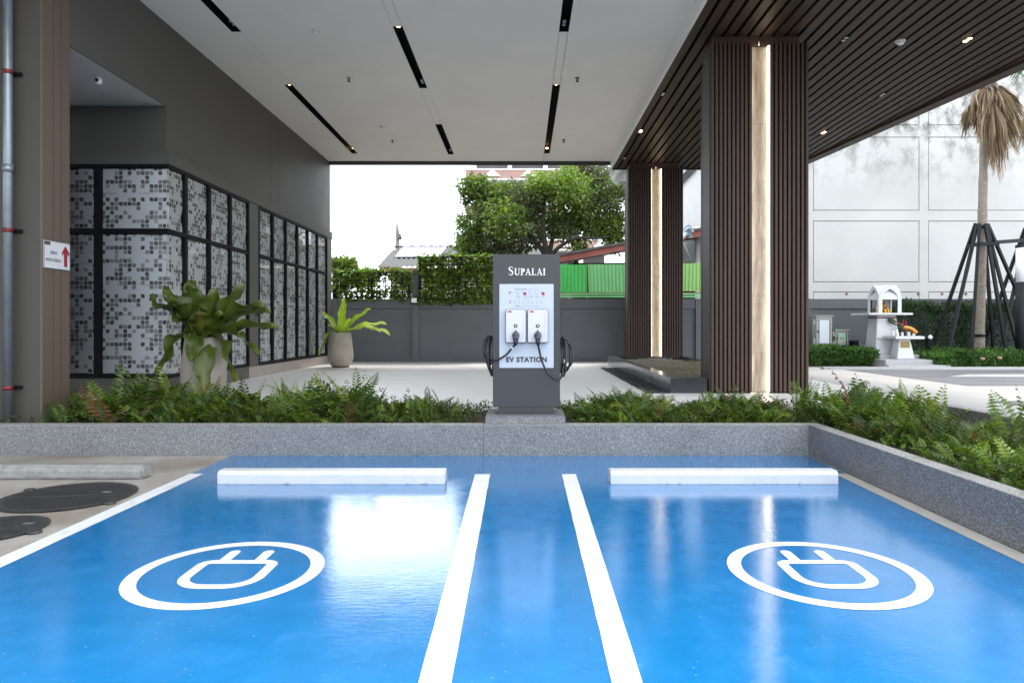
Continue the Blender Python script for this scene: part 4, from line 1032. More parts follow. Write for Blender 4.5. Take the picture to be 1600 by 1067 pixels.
# green corrugated sheets
Yg = 22.5
def sheet(px0, px1, py0, py1, mat, lab, lean=0):
    x0, x1 = xy(px0,Yg), xy(px1,Yg); z0, z1 = zz_(py1,Yg), zz_(py0,Yg); n = max(6, int((x1-x0)/.03)); v = []; f = []
    for i in range(n+1):
        x = x0+(x1-x0)*i/n; ph = (i % 4); y = Yg+(.0, .028, .028, .0)[ph]
        v += [(x+lean, y, z0), (x, y, z1)]
    mb = MB().add(v, [(2*i, 2*i+2, 2*i+3, 2*i+1) for i in range(n)])
    obj('corrugated_sheet', mb, mat, t, label=lab)
t = thing('sheet_fence', 'green corrugated sheet fence above the grey wall', 'fence', (4, Yg, 2.2))
sheet(866, 917, 413.5, 457, 'sheet_green', 'bright green sheet'); sheet(918.5, 1000, 413, 457, 'sheet_green_pale', 'paler green sheet', .03); sheet(1001, 1050, 412, 457, 'sheet_green_pale', 'paler green sheet'); sheet(1051, 1130, 411.5, 455, 'sheet_green_yellow', 'yellowish green sheet', -.02)
for py in (459.5, 463.5): obj('rail', MB().box(xy(860,Yg), xy(1135,Yg), Yg-.06, Yg-.02, zz_(py,Yg)-.03, zz_(py,Yg)+.025), 'sheet_green_pale', t)
obj('bottom_rail', MB().box(xy(860,Yg), xy(1135,Yg), Yg-.05, Yg-.01, zz_(457.6,Yg)-.012, zz_(457.6,Yg)+.012), 'rust_red', t)
for px in (917.7, 1000.5, 1050.5): obj('post', MB().box(xy(px,Yg)-.02, xy(px,Yg)+.02, Yg+.03, Yg+.08, 0, zz_(412,Yg)), 'rust_red', t)
# low house with corrugated tile roof
t = thing('tiled_house', 'low house with grey corrugated roof, solar panels and red eave', 'house', (-3, 31, 0))
Ye, Yr = 29.0, 33.5
ze, zr = zz_(417,Ye), zz_(387.5,Yr)
xe0, xr0, x1_ = xy(589,Ye), xy(617,Yr), 1.5
n = int((x1_-xe0)/.055); v = []
def rz(u): return ze+(zr-ze)*u
for i in range(n+1):
    x = xe0+(x1_-xe0)*i/n
    for k_ in range(7):
        u = k_/6; xm = xe0+(xr0-xe0)*u
        xx = max(x, xm); v.append((xx, Ye+(Yr-Ye)*u, rz(u)+(.035*math.sin(i*PI/2) if xx > xm else 0)+.012*(k_%2)))
mb = MB().add(v, [(i*7+k_, (i+1)*7+k_, (i+1)*7+k_+1, i*7+k_+1) for i in range(n) for k_ in range(6)])
obj('roof', mb, 'roof_tile', t)
obj('side_roof', MB().add([(xe0, Ye, ze), (xr0, Yr, zr), (xr0-.3, Yr+.6, zr-.3), (xe0-.1, Yr+6, ze)], [(0,3,2,1)]), 'roof_tile', t)
mb = MB()
for i in range(int((x1_-xr0)/.24)): mb.box(xr0+.24*i, xr0+.24*i+.20, Yr-.12, Yr+.15, zr+.0, zr+.09+.02*(i%2))
obj('ridge_tiles', mb, 'roof_tile', t, kind='stuff')
obj('eave_board', MB().box(xe0+.1, x1_, Ye+.05, Ye+.12, ze-.26, ze-.03), 'rust_red', t)
obj('wall', MB().box(xe0+.5, x1_, Ye+.5, Yr+4, 0, ze-.05), 'cream', t)
for i in range(4):
    a = 618+17.3*i; b = a+16.4; 
    u0, u1 = .42, .93
    def rp(px, u): 
        Y = Ye+(Yr-Ye)*u; return (xy(px,Y), Y-.03, rz(u)+.09)
    p = [rp(a+(0), u0), rp(b, u0), rp(b+11.5, u1), rp(a+11.5, u1)]
    mb = MB().add([(q[0], q[1], q[2]) for q in p]+[(q[0], q[1], q[2]-.04) for q in p], [(0,1,2,3),(7,6,5,4),(0,4,5,1),(1,5,6,2),(2,6,7,3),(3,7,4,0)])
    obj('solar_panel', mb, 'solar', t)
# utility pole and wires
Yp = 45
t = thing('utility_pole', 'slim concrete utility pole rising behind the tiled roof', 'utility pole', (xy(622,Yp), Yp, 0))
obj('shaft', MB().tube([(xy(622,Yp), Yp, 0), (xy(621,Yp), Yp, zz_(362,Yp)), (xy(620,Yp), Yp, zz_(347,Yp))], [.17, .12, .05], 8), 'concrete', t)
obj('crossarm', MB().box(xy(620,Yp)-.05, xy(626,Yp), Yp-.1, Yp+.1, zz_(368,Yp), zz_(366,Yp)), 'concrete', t)
obj('insulator', MB().lathe([(.12,0),(.14,.2),(.06,.4)], xy(625,Yp), Yp-.1, zz_(375,Yp), 8), 'shed_roof', t)
for (a, b, c_) in [(366.5, 365.5, 369), (385, 372, 378)]:
    pts = [(xy(470,Yp), Yp+2, zz_(a+3,Yp)), (xy(560,Yp), Yp+1, zz_((a+b)/2+1.5,Yp)), (xy(622,Yp), Yp, zz_(b,Yp)), (xy(720,Yp), Yp, zz_(b+1.5,Yp)), (xy(860,Yp), Yp, zz_(c_,Yp))]
    o = solo('power_line', MB().tube(smooth_path(pts, 4), .028, 4), 'shed_roof', 'thin %s overhead wire crossing the white sky' % ('upper' if a < 370 else 'lower'), 'wire', 'overhead wires')
# tall pink building
t = thing('pink_building', 'tall brownish pink apartment block with white gable trims behind the tree', 'building', (3, 66, 0))
Yk = 60.0; s_ = Yk/F
xk0, xk1 = xy(733,Yk), xy(948,Yk)
obj('wall', MB().box(xk0+.2, xk1, Yk+1.5, Yk+14, 0, 24), 'pink', t)
for fl in range(8):
    zb_ = zz_(279,Yk)-fl*3.1+2*3.1
    if zb_ < 1: break
    off = .0 if fl > 1 else 0
    obj('balcony', MB().box(xk0-.35, xk1+.3, Yk, Yk+1.49, zb_, zb_+.75), 'pink_dark' if fl % 2 else 'pink', t)
    obj('ledge', MB().box(xk0-.42, xk1+.35, Yk-.06, Yk+1.489, zb_+.752, zb_+.86), 'plaster_white', t)
    obj('ledge', MB().box(xk0-.40, xk1+.33, Yk-.05, Yk+1.488, zb_-.11, zb_-.002), 'plaster_white', t)
    for i in range(4):
        xa = xy(744+56*i,Yk)
        obj('window', MB().box(xa, xa+2.75, Yk+1.42, Yk+1.489, zb_+.95, zb_+2.75), 'win_dark', t)
        obj('white_column', MB().box(xa-.38, xa-.02, Yk+.3, Yk+.7, zb_+.87, zb_+2.95), 'plaster_white', t)
        xg = xy(769.5+56.5*i, Yk)
        obj('gable_trim', MB().prism([(xg-.7, zb_+.16), (xg+.7, zb_+.16), (xg, zb_+.77)], Yk-.25, Yk-.065, 'y'), 'plaster_white', t)

# ------------------------------------------------------------------ trees behind the wall
def blob_leaves(c, r, n, size, t0, t1, shell=.55):
    d = unit(RNG.normal(size=(n,3))); rad = RNG.uniform(.2**3, 1, n)**(1/3)*(1+.16*RNG.normal(size=n)+.22*np.sin(d[:,0]*5+c[0]*3)*np.sin(d[:,2]*6+c[2]*2))
    P = np.array(c)+d*rad[:,None]*np.array(r)
    D = d*.6+RNG.normal(size=(n,3))*.8+np.array([0,0,-.25])
    return P, D, RNG.uniform(size*.7, size*1.25, n), RNG.uniform(size*.35, size*.6, n), RNG.uniform(t0, t1, n)
def foliage(name, blobs, mat, parent, size):
    parts = [blob_leaves(*b[:2], b[2], size, *b[3:5]) for b in blobs]
    cat = [np.concatenate(q) for q in zip(*parts)]
    lv = leaf_cloud(*cat); return npmesh(name, lv[0], lv[1], mat, lv[2], parent)
Yt = 26.0
t = thing('broadleaf_tree', 'spreading green broadleaf tree with dark forked trunk behind the totem', 'tree', (.9, Yt, 0))
def tp(px, py, dy=0): return (xy(px, Yt), Yt+dy, zz_(py, Yt))
mb = MB().tube(smooth_path([(.95, Yt, 0), (.9, Yt, 2.5), tp(855,400)], 5), [.26+.0*i for i in range(11)], 10)
obj('trunk', mb, 'bark_dark', t)
for pts, r0 in [([tp(855,402), tp(838,378,.2), tp(818,355,.4), tp(795,325,.5), tp(770,300,.4)], .15), ([tp(855,402), tp(850,370,-.2), tp(848,335,-.4), tp(852,300,-.4), tp(860,270,-.3)], .15),
                ([tp(857,402), tp(864,370,.3), tp(868,340,.6), tp(890,300,.8), tp(905,275,.8)], .14), ([tp(858,402), tp(875,386,-.2), tp(898,375,-.4), tp(930,375,-.5), tp(958,370,-.4)], .13),
                ([tp(838,378,.2), tp(810,372,-.3), tp(780,368,-.6), tp(745,372,-.7)], .09), ([tp(868,340,.6), tp(900,335,.3), tp(935,318,.2)], .08), ([tp(848,335,-.4), tp(820,310,-.8), tp(800,285,-.9)], .08)]:
    q = smooth_path(pts, 5); obj('branch', MB().tube(q, [.72*r0*(1-.75*i/(len(q)-1)) for i in range(len(q))], 8), 'bark_dark', t)
blobs = []
def B_(px, py, r, n, t0, t1, dy=0): blobs.append((tp(px, py, dy), (r*Yt/F, r*Yt/F*1.1, r*Yt/F*.85), n, t0, t1))
for a in [(752,296,23,900,.2,.8),(736,292,20,520,.2,.7),(785,303,24,900,.15,.7,.6),(765,325,30,1000,.1,.7),(736,352,26,760,.15,.8),(733,384,25,820,.2,.7),(762,388,26,700,.05,.5),(790,350,34,1200,.25,1,-.8),(800,385,26,700,.0,.4,.5),
          (815,315,34,1200,.1,.6),(845,297,25,950,.4,1,-.6),(850,330,34,900,.1,.55,.8),(885,300,34,1300,.45,1,-.8),(905,330,30,900,.2,.8),(880,355,26,550,.1,.6),(935,292,24,420,.2,.7),(950,318,26,620,.1,.6),(962,345,16,300,.2,.8),(955,355,22,620,.4,1),(960,378,18,450,.4,.9),
          (925,355,22,420,.2,.7),(835,370,22,350,.0,.5,.6),(905,385,16,250,.4,.9),(965,300,12,180,.1,.6),(940,268,10,80,.1,.6), (728,312,9,90,.2,.6)]: B_(*a)
blobs = [(b[0], b[1], int(b[2]*1.35), b[3], b[4]) for b in blobs]
foliage('crown', blobs, 'tree_leaf', t, .165)
blobs = []
for a in [(895,270,28,1300,.2,.9,.4),(915,262,20,700,.2,.9,.4),(935,280,16,300,.2,.9),(822,320,26,420,.1,.8,-.6),(790,375,30,520,.0,.6,-.5),(765,340,22,260,.1,.7,-.5),(860,310,22,260,.2,.8,-.6)]: B_(*a)
foliage('dry_crown', blobs, 'tree_dry', t, .13)
# shrub beyond the low trellis
Yt2 = 27.0
def tree2(px, py, r, n, lab, name='leafy_tree', gy=Yt2, cat='tree', mat='tree_leaf'):
    t = thing(name, lab, cat, (xy(px,gy), gy, 0), 'leafy treetops beyond the low trellis')
    c = (xy(px,gy), gy, zz_(py,gy)); q = r*gy/F
    bl = [((c[0]+random.uniform(-.8,.8)*q, gy+random.uniform(-.5,.5)*q, c[2]+random.uniform(-.6,.5)*q), (q*.5, q*.5, q*.42), n//7, .15, .85) for _ in range(7)]
    foliage('crown', bl, mat, t, .20); obj('trunk', MB().tube([(c[0], gy, 0), (c[0]+.1, gy, c[2])], [.1, .05], 7), 'bark_dark', t)
tree2(530, 418, 20, 1500, 'taller leafy treetop at the left end of the low trellis'); tree2(562, 428, 18, 1100, 'lower leafy treetop above the middle of the low trellis', gy=28)
# ================================================================== RIGHT SIDE: METERS, SHRINE, HEDGES, PALMS
def meter(x0, x1, z0, z1, y, lab, glass, zfloor=FZ):
    cx = (x0+x1)/2
    t = thing('meter_box', lab, 'electrical box', (cx, y, zfloor), 'beige electrical boxes by the wall')
    obj('post', MB().box(cx-.05, cx+.05, y+.08, y+.16, zfloor, z0), 'galv', t)
    obj('cabinet', MB().box(x0, x1, y+.02, y+.25, z0, z1), 'meter_beige', t, bevel=.01)
    obj('hood', MB().box(x0-.02, x1+.02, y-.03, y+.27, z1+.001, z1+.035), 'meter_beige', t, bevel=.006)
    w_ = x1-x0; h_ = z1-z0; a, b = x0+w_*.20, x1-w_*.20; c, d = z0+h_*.09, z1-h_*.11
    dr = obj('door', MB().box(x0+.012, x1-.012, y, y+.0195, z0+.012, z1-.012), 'meter_beige', t, bevel=.005)
    obj('gasket', MB().box(a-.012, b+.022, y-.006, y-.0005, c-.02, d+.012), 'black', dr)
    obj('window', MB().box(a, b, y-.012, y-.0065, c, d), glass, dr)
    obj('latch', MB().box(x0+w_*.10, x0+w_*.14, y-.02, y-.0005, (z0+z1)/2-.03, (z0+z1)/2+.03), 'frame_black', dr)
    for z in (z0+h_*.18, z1-h_*.2): obj('hinge', MB().box(x0-.05, x0-.001, y+.03, y+.09, z-.07, z+.07), 'meter_beige', t, bevel=.005)
    return t, dr, (a, b, c, d)
ym = 19.0; q_ = lambda px: (px-VX)/F*ym; h_ = lambda py: CZ-(py-VY)/F*ym
meter(q_(1275), q_(1301), h_(541.5), h_(494.5), ym, 'taller beige electrical box with a large white window panel', 'meter_window')
t, dr, (a, b, c, d) = meter(q_(1305), q_(1326), h_(541.5), h_(516.5), ym, 'shorter beige electrical box with a green label behind its window', 'meter_inside')
obj('label', MB().lathe([(.05,0),(.05,.002)], (a+b)/2, ym-.0122, c+(d-c)*.72, 12, ax='y'), 'green_label', dr)
for k_ in (-.03, .03): obj('button', MB().lathe([(.016,0),(.016,.006)], (a+b)/2+k_, ym-.0122, c+(d-c)*.52, 8, ax='y'), 'black', dr)
for i, px in enumerate((1331.2, 1337)):
    solo('vent_pipe', MB().tube([(q_(px)+.4*0, 19.6, .36), (q_(px), 19.6, h_(527))], .045, 8), 'frame_black', ['left of two thin dark pipes standing against the wall beside the shorter box', 'right of two thin dark pipes standing against the wall, nearer the shrine'][i], 'pipe', 'dark pipes by the wall')

# spirit house --------------------------------------------------------
sx_, sy_ = 9.66, 18.05
t = thing('shrine_steps', 'pale grey three step platform under the white shrine', 'steps', (9.7, 17.5, FZ))
obj('step', MB().box(9.05, 10.62, 16.9, 19.3, FZ+.002, FZ+.085), 'step_grey', t, bevel=.008)
obj('step', MB().box(9.10, 10.28, 17.12, 19.3, FZ+.0855, FZ+.20), 'step_grey', t, bevel=.008)
obj('step', MB().box(9.02, 10.38, 17.85, 19.3, FZ+.2005, FZ+.30), 'step_grey', t, bevel=.008)
z0 = FZ+.30
t = thing('spirit_house', 'white spirit house with pointed arches on a tapered pedestal', 'shrine', (sx_, sy_, z0))
def frustum(mb, cx, cy, w0, d0, w1, d1, z0, z1):
    v = [(cx-w0/2,cy-d0/2,z0),(cx+w0/2,cy-d0/2,z0),(cx+w0/2,cy+d0/2,z0),(cx-w0/2,cy+d0/2,z0),(cx-w1/2,cy-d1/2,z1),(cx+w1/2,cy-d1/2,z1),(cx+w1/2,cy+d1/2,z1),(cx-w1/2,cy+d1/2,z1)]
    return mb.add(v, [(0,3,2,1),(4,5,6,7),(0,1,5,4),(1,2,6,5),(2,3,7,6),(3,0,4,7)])
obj('pedestal_foot', frustum(MB(), sx_, sy_+.3, .74, .66, .72, .64, z0, z0+.17), 'shrine_white', t, bevel=.01)
obj('pedestal', frustum(MB(), sx_, sy_+.3, .64, .58, .50, .46, z0+.171, 1.70), 'shrine_white', t, bevel=.012)
obj('pedestal_band', MB().box(sx_-.27, sx_+.345, sy_-.012, sy_+.05, 1.085, 1.105), 'shrine_white', t)
obj('table_slab', MB().box(sx_-.60, sx_+.56, sy_-.18, sy_+.82, 1.701, 1.755), 'shrine_white', t, bevel=.01)
zc0 = 1.7555; Wd, Dp, Hs, Ht = .60, .58, .36, .74
def arch_pts(w, hs, ht, n=7):
    """pointed arch outline, from foot left over apex to foot right"""
    L = [(-w/2, 0), (-w/2, hs*.5)]
    for i in range(n+1):
        th = R(60)*i/n; L.append((w/2-w*math.cos(th), hs+(ht-hs)*math.sin(th)/math.sin(R(60))))
    return L+[(-x, z) for x, z in L[-2::-1]]
def arch_ring(w, hs, ht, inset, th, fn):
    o = arch_pts(w, hs, ht); i_ = arch_pts(w-2*inset, hs, ht-inset*1.15); n = len(o); mb = MB(); v = []
    for (a, b) in zip(o, i_): v += [fn(a[0], a[1], 0), fn(a[0], a[1], th), fn(b[0], b[1], 0), fn(b[0], b[1], th)]
    f = []
    for k_ in range(n-1):
        p = 4*k_; q = p+4
        f += [(p,q,q+2,p+2), (p+1,p+3,q+3,q+1), (p,p+1,q+1,q), (p+2,q+2,q+3,p+3)]
    return mb.add(v, f)
cy0 = sy_-.04
for (nm, fn, w_) in (('arch', lambda a, b, d: (sx_+.03+a, cy0+d, zc0+b), Wd), ('arch', lambda a, b, d: (sx_+.03+a, cy0+Dp-d, zc0+b), Wd),
                 ('arch', lambda a, b, d: (sx_+.03-Wd/2+d+.002, cy0+Dp/2+a, zc0+b), Dp-.01), ('arch', lambda a, b, d: (sx_+.03+Wd/2-d-.002, cy0+Dp/2+a, zc0+b), Dp-.01)):
    obj(nm, arch_ring(w_, Hs, Ht, .095, .07, fn), 'shrine_white', t)
    obj('inner_arch', arch_ring(w_-.10, Hs, Ht-.055, .045, .035, lambda a, b, d, fn=fn: fn(a, b, d+.03)), 'shrine_white', t)
def vault(w, dep, along):
    o = arch_pts(w, Hs, Ht); o = [q for q in o if q[1] >= Hs*.99]; mb = MB(); v = []
    for x, z in o:
        for d in (.071, dep-.071):
            for k_ in (0, -.05):
                zz2 = z+k_ if abs(x) < w*.4 else z
                v.append((sx_+.03+x*(1 if k_ == 0 else .88), cy0+d, zc0+zz2-.002) if along == 'y' else (sx_+.03-Wd/2+d, cy0+Dp/2+x*(1 if k_ == 0 else .88), zc0+zz2-.004))
    n = len(o); f = []
    for i in range(n-1): f += [(4*i, 4*i+4, 4*i+6, 4*i+2), (4*i+1, 4*i+3, 4*i+7, 4*i+5)]
    return mb.add(v, f)
obj('vault', vault(Wd, Dp, 'y'), 'shrine_white', t); obj('vault', vault(Dp-.01, Wd, 'x'), 'shrine_white', t)
def figure(x, y, z, s, lab, name='gilded_figure'):
    f = thing(name, lab, 'statue', (x, y, z), 'golden figures in the spirit house')
    obj('base', MB().lathe([(.085*s,0),(.08*s,.03*s),(.06*s,.05*s),(.075*s,.07*s)], x, y, z, 12), 'gold', f)
    obj('legs', MB().lathe([(.085*s,.071*s),(.095*s,.09*s),(.07*s,.13*s),(.045*s,.15*s)], x, y, z, 10), 'gold', f)
    b = obj('body', MB().lathe([(.042*s,.15*s),(.05*s,.20*s),(.058*s,.25*s),(.03*s,.275*s),(.022*s,.285*s)], x, y, z, 10), 'gold', f)
    for d in (-1, 1): obj('arm', MB().tube([(x+d*.055*s, y, z+.25*s), (x+d*.085*s, y-.02*s, z+.19*s), (x+d*.02*s, y-.06*s, z+.16*s)], [.018*s,.015*s,.012*s], 7), 'gold', b)
    obj('head', MB().lathe([(.018*s,.285*s),(.033*s,.305*s),(.035*s,.335*s),(.028*s,.355*s)], x, y, z, 10), 'gold', f)
    obj('crown', MB().lathe([(.035*s,.356*s),(.022*s,.375*s),(.024*s,.39*s),(.012*s,.41*s),(.003*s,.47*s)], x, y, z, 10), 'gold', f)
figure(sx_-.10, cy0+.30, zc0, 1.15, 'taller golden seated figure with a spired crown inside the spirit house'); figure(sx_+.06, cy0+.34, zc0, .9, 'shorter golden seated figure at the right inside the spirit house')
for i, (dx, dy) in enumerate([(-.17,.09),(-.05,.06),(.05,.08),(.12,.12)]):
    solo('offering_figurine', MB().lathe([(.03,0),(.035,.03),(.02,.06),(.024,.085),(.01,.11)], sx_+dx, cy0+dy+.05, zc0, 9), 'gold', ['leftmost small golden figurine at the front of the shrine niche', 'second small golden figurine from the left in the shrine niche', 'third small golden figurine from the left in the shrine niche', 'rightmost small golden figurine in the shrine niche'][i], 'figurine', 'small golden figurines in the niche')
# garland and sash round the pedestal
g = thing('garland', 'green and red flower garland hanging on the front of the white shrine pedestal', 'garland', (sx_+.15, sy_, 1.3))
pts = smooth_path([(sx_+.03, sy_+.02, 1.60), (sx_+.10, sy_-.04, 1.50), (sx_+.20, sy_-.09, 1.42), (sx_+.31, sy_-.13, 1.35), (sx_+.40, sy_-.2, 1.30)], 5)
obj('leaves', MB().tube(pts, [.035+.02*math.sin(i*.16*PI) for i in range(len(pts))], 8), 'leaf_garland', g)
obj('flowers', MB().tube([(p.x+.03, p.y-.03, p.z+.045) for p in pts[2:]], .022, 7), 'rust_red', g)
solo('sash', MB().box(sx_-.275, sx_+.275, sy_+.04, sy_+.56, 1.615, 1.645), 'red_brown', 'dark red sash tied round the top of the shrine pedestal', 'sash')
# offering table
ax_, ay_ = 9.83, 17.5; za = FZ+.20
t = thing('offering_table', 'small white offering table with a brass plaque in front of the shrine', 'table', (ax_, ay_, za))
obj('leg', frustum(MB(), ax_+.02, ay_+.25, .46, .40, .28, .28, za+.002, 1.075), 'shrine_white', t, bevel=.01)
obj('tabletop', MB().box(ax_-.30, ax_+.44, ay_-.06, ay_+.56, 1.0755, 1.15), 'shrine_white', t, bevel=.01)
mb = MB().box(-.115, .115, -.006, .006, -.085, .085); mb.v = [(x+ax_+.02, y+ay_+.092-(z)*-.105, z+.935) for x, y, z in mb.v]
obj('plaque', mb, 'brass', t)
for i, (dx, dy, r, hh) in enumerate([(-.24,.2,.035,.13),(-.17,.1,.03,.09),(-.13,.22,.04,.16),(-.05,.1,.032,.1),(.12,.12,.045,.12),(.24,.1,.04,.07)]):
    mb = MB().lathe([(r*.7,0),(r,.02),(r*.9,hh*.6),(r*1.05,hh),(r*.85,hh),(r*.7,.02)], ax_+dx, ay_+dy, 1.1505, 12)
    solo('offering_cup', mb, 'plaster_white', ['tall white cup at the left end of the offering table','short white cup second from the left on the offering table','tallest white vase on the left half of the offering table','small white cup left of the orange flowers','white bowl under the orange flowers on the offering table','low white cup at the right end of the offering table'][i], 'cup', 'white cups on the offering table')
g = thing('incense_pot', 'incense pot with thin red sticks on the offering table', 'incense pot', (ax_+.04, ay_+.14, 1.15))
obj('pot', MB().lathe([(.03,0),(.045,.04),(.04,.08)], ax_+.04, ay_+.14, 1.151, 12), 'bark_dark', g)
for i in range(7):
    a = i*.9; obj('stick', MB().tube([(ax_+.04+.015*math.cos(a), ay_+.14+.015*math.sin(a), 1.2), (ax_+.04+.06*math.cos(a), ay_+.14+.05*math.sin(a), 1.52+.03*(i%3))], .0055, 5), 'red', g)
g = thing('marigold_garland', 'orange marigold garland on the offering table', 'garland', (ax_+.1, ay_+.1, 1.22))
pts = smooth_path([(ax_+.02, ay_+.06, 1.37), (ax_+.10, ay_+.03, 1.36), (ax_+.20, ay_+.02, 1.30), (ax_+.26, ay_+.04, 1.25)], 3)
for i, p in enumerate(pts): obj('flower', MB().lathe([(.01,-.035),(.045,-.018),(.052,.005),(.035,.032),(.01,.04)], p.x, p.y, p.z, 9), 'orange', g)
# small garden lamp beside the steps
g = thing('bollard_light', 'small dark garden lamp with white globe right of the shrine steps', 'lamp', (10.85, 18.2, FZ))
zl = CZ-(527-VY)/F*18.2
obj('post', MB().box(10.78, 10.92, 18.14, 18.28, FZ, zl-.02), 'frame_black', g); obj('globe', MB().lathe([(.01,-.05),(.05,-.03),(.055,.01),(.03,.05),(.005,.06)], 10.80, 18.1, zl, 12), 'lamp_white', g)
# dark urn and pale rail left of the shrine
solo('bin', MB().lathe([(.10,0),(.12,.02),(.12,.34),(.125,.36)], 9.02, 18.6, FZ+.3, 14), 'frame_black', 'dark cylindrical bin tucked left of the shrine pedestal', 'bin')

# hedges ----------------------------------------------------------------
def hedge(x0, x1, y0, y1, z0, z1, n, size, mat, lab, name='hedge', grp='clipped hedges', up=.2, wob=.06):
    t = thing(name, lab, 'hedge', ((x0+x1)/2, (y0+y1)/2, z0), grp)
    A = np.array([x0,y0,z0]); Bq = np.array([x1,y1,z1]); s = Bq-A
    P = RNG.uniform(size=(n,3)); face = RNG.choice(4, n, p=[.45,.35,.1,.1])
    P[face==0,1] = RNG.uniform(-.02,.12,(face==0).sum()); P[face==1,2] = RNG.uniform(.9,1.04,(face==1).sum()); P[face==2,0] = RNG.uniform(-.02,.04,(face==2).sum()); P[face==3,0] = RNG.uniform(.96,1.02,(face==3).sum())
    P = A+P*s; P[:,2] += wob*(np.sin(P[:,0]*4.1)+np.sin(P[:,0]*9.3+1))*((P[:,2]-z0)/(z1-z0)); P[:,1] += wob*.7*np.sin(P[:,0]*3.3+P[:,2]*4)
    D = RNG.normal(size=(n,3))*.7+np.array([0,-.5,up])
    lv = leaf_cloud(P, D, RNG.uniform(size*.7, size*1.3, n), RNG.uniform(size*.35, size*.55, n), RNG.beta(2,2.4,n)+.12*np.sin(P[:,0]*5))
    npmesh('foliage', lv[0], lv[1], mat, lv[2], t)
    mb = MB()
    for i in range(max(3, int((x1-x0)/.35))):
        x = x0+.15+i*.35
        if x < x1-.1: mb.tube([(x, (y0+y1)/2, z0), (x+.05, (y0+y1)/2, z0+(z1-z0)*.8)], [.02,.012], 5)
    obj('stem', mb, 'bark_dark', t)
hedge(7.2, 9.22, 17.75, 18.85, FZ, .80, 5200, .11, 'hedge_low', 'low bright green hedge in front of the electrical boxes', up=.7, wob=.03)
hedge(10.6, 12.55, 19.25, 19.9, FZ, 2.0, 6500, .09, 'hedge_dark', 'tall dark clipped hedge between the shrine and the palm trunk')
hedge(12.95, 16.2, 19.3, 19.9, FZ, 2.02, 8000, .09, 'hedge_dark', 'tall dark clipped hedge behind and right of the palm trunk')
hedge(10.45, 16, 16.95, 18.5, FZ, .74, 12000, .10, 'hedge_low', 'wide low green hedge round the foot of the palm', up=.5, wob=.04)
for i, (px, py, lab) in enumerate([(1535,561,'left pink blossom in the low hedge by the palm'), (1562,560,'right pink blossom in the low hedge by the palm')]):
    x, z = PY(px, py, 16.85); solo('blossom', MB().lathe([(.01,-.03),(.05,-.01),(.06,.02),(.03,.04)], x, 16.85, z, 8), 'pink', lab, 'flower', 'pink blossoms in the low hedge')
struct('hedge_soil', MB().box(7.2, 16.5, 17.6, 19.95, FZ-.01, FZ+.02), 'soil')

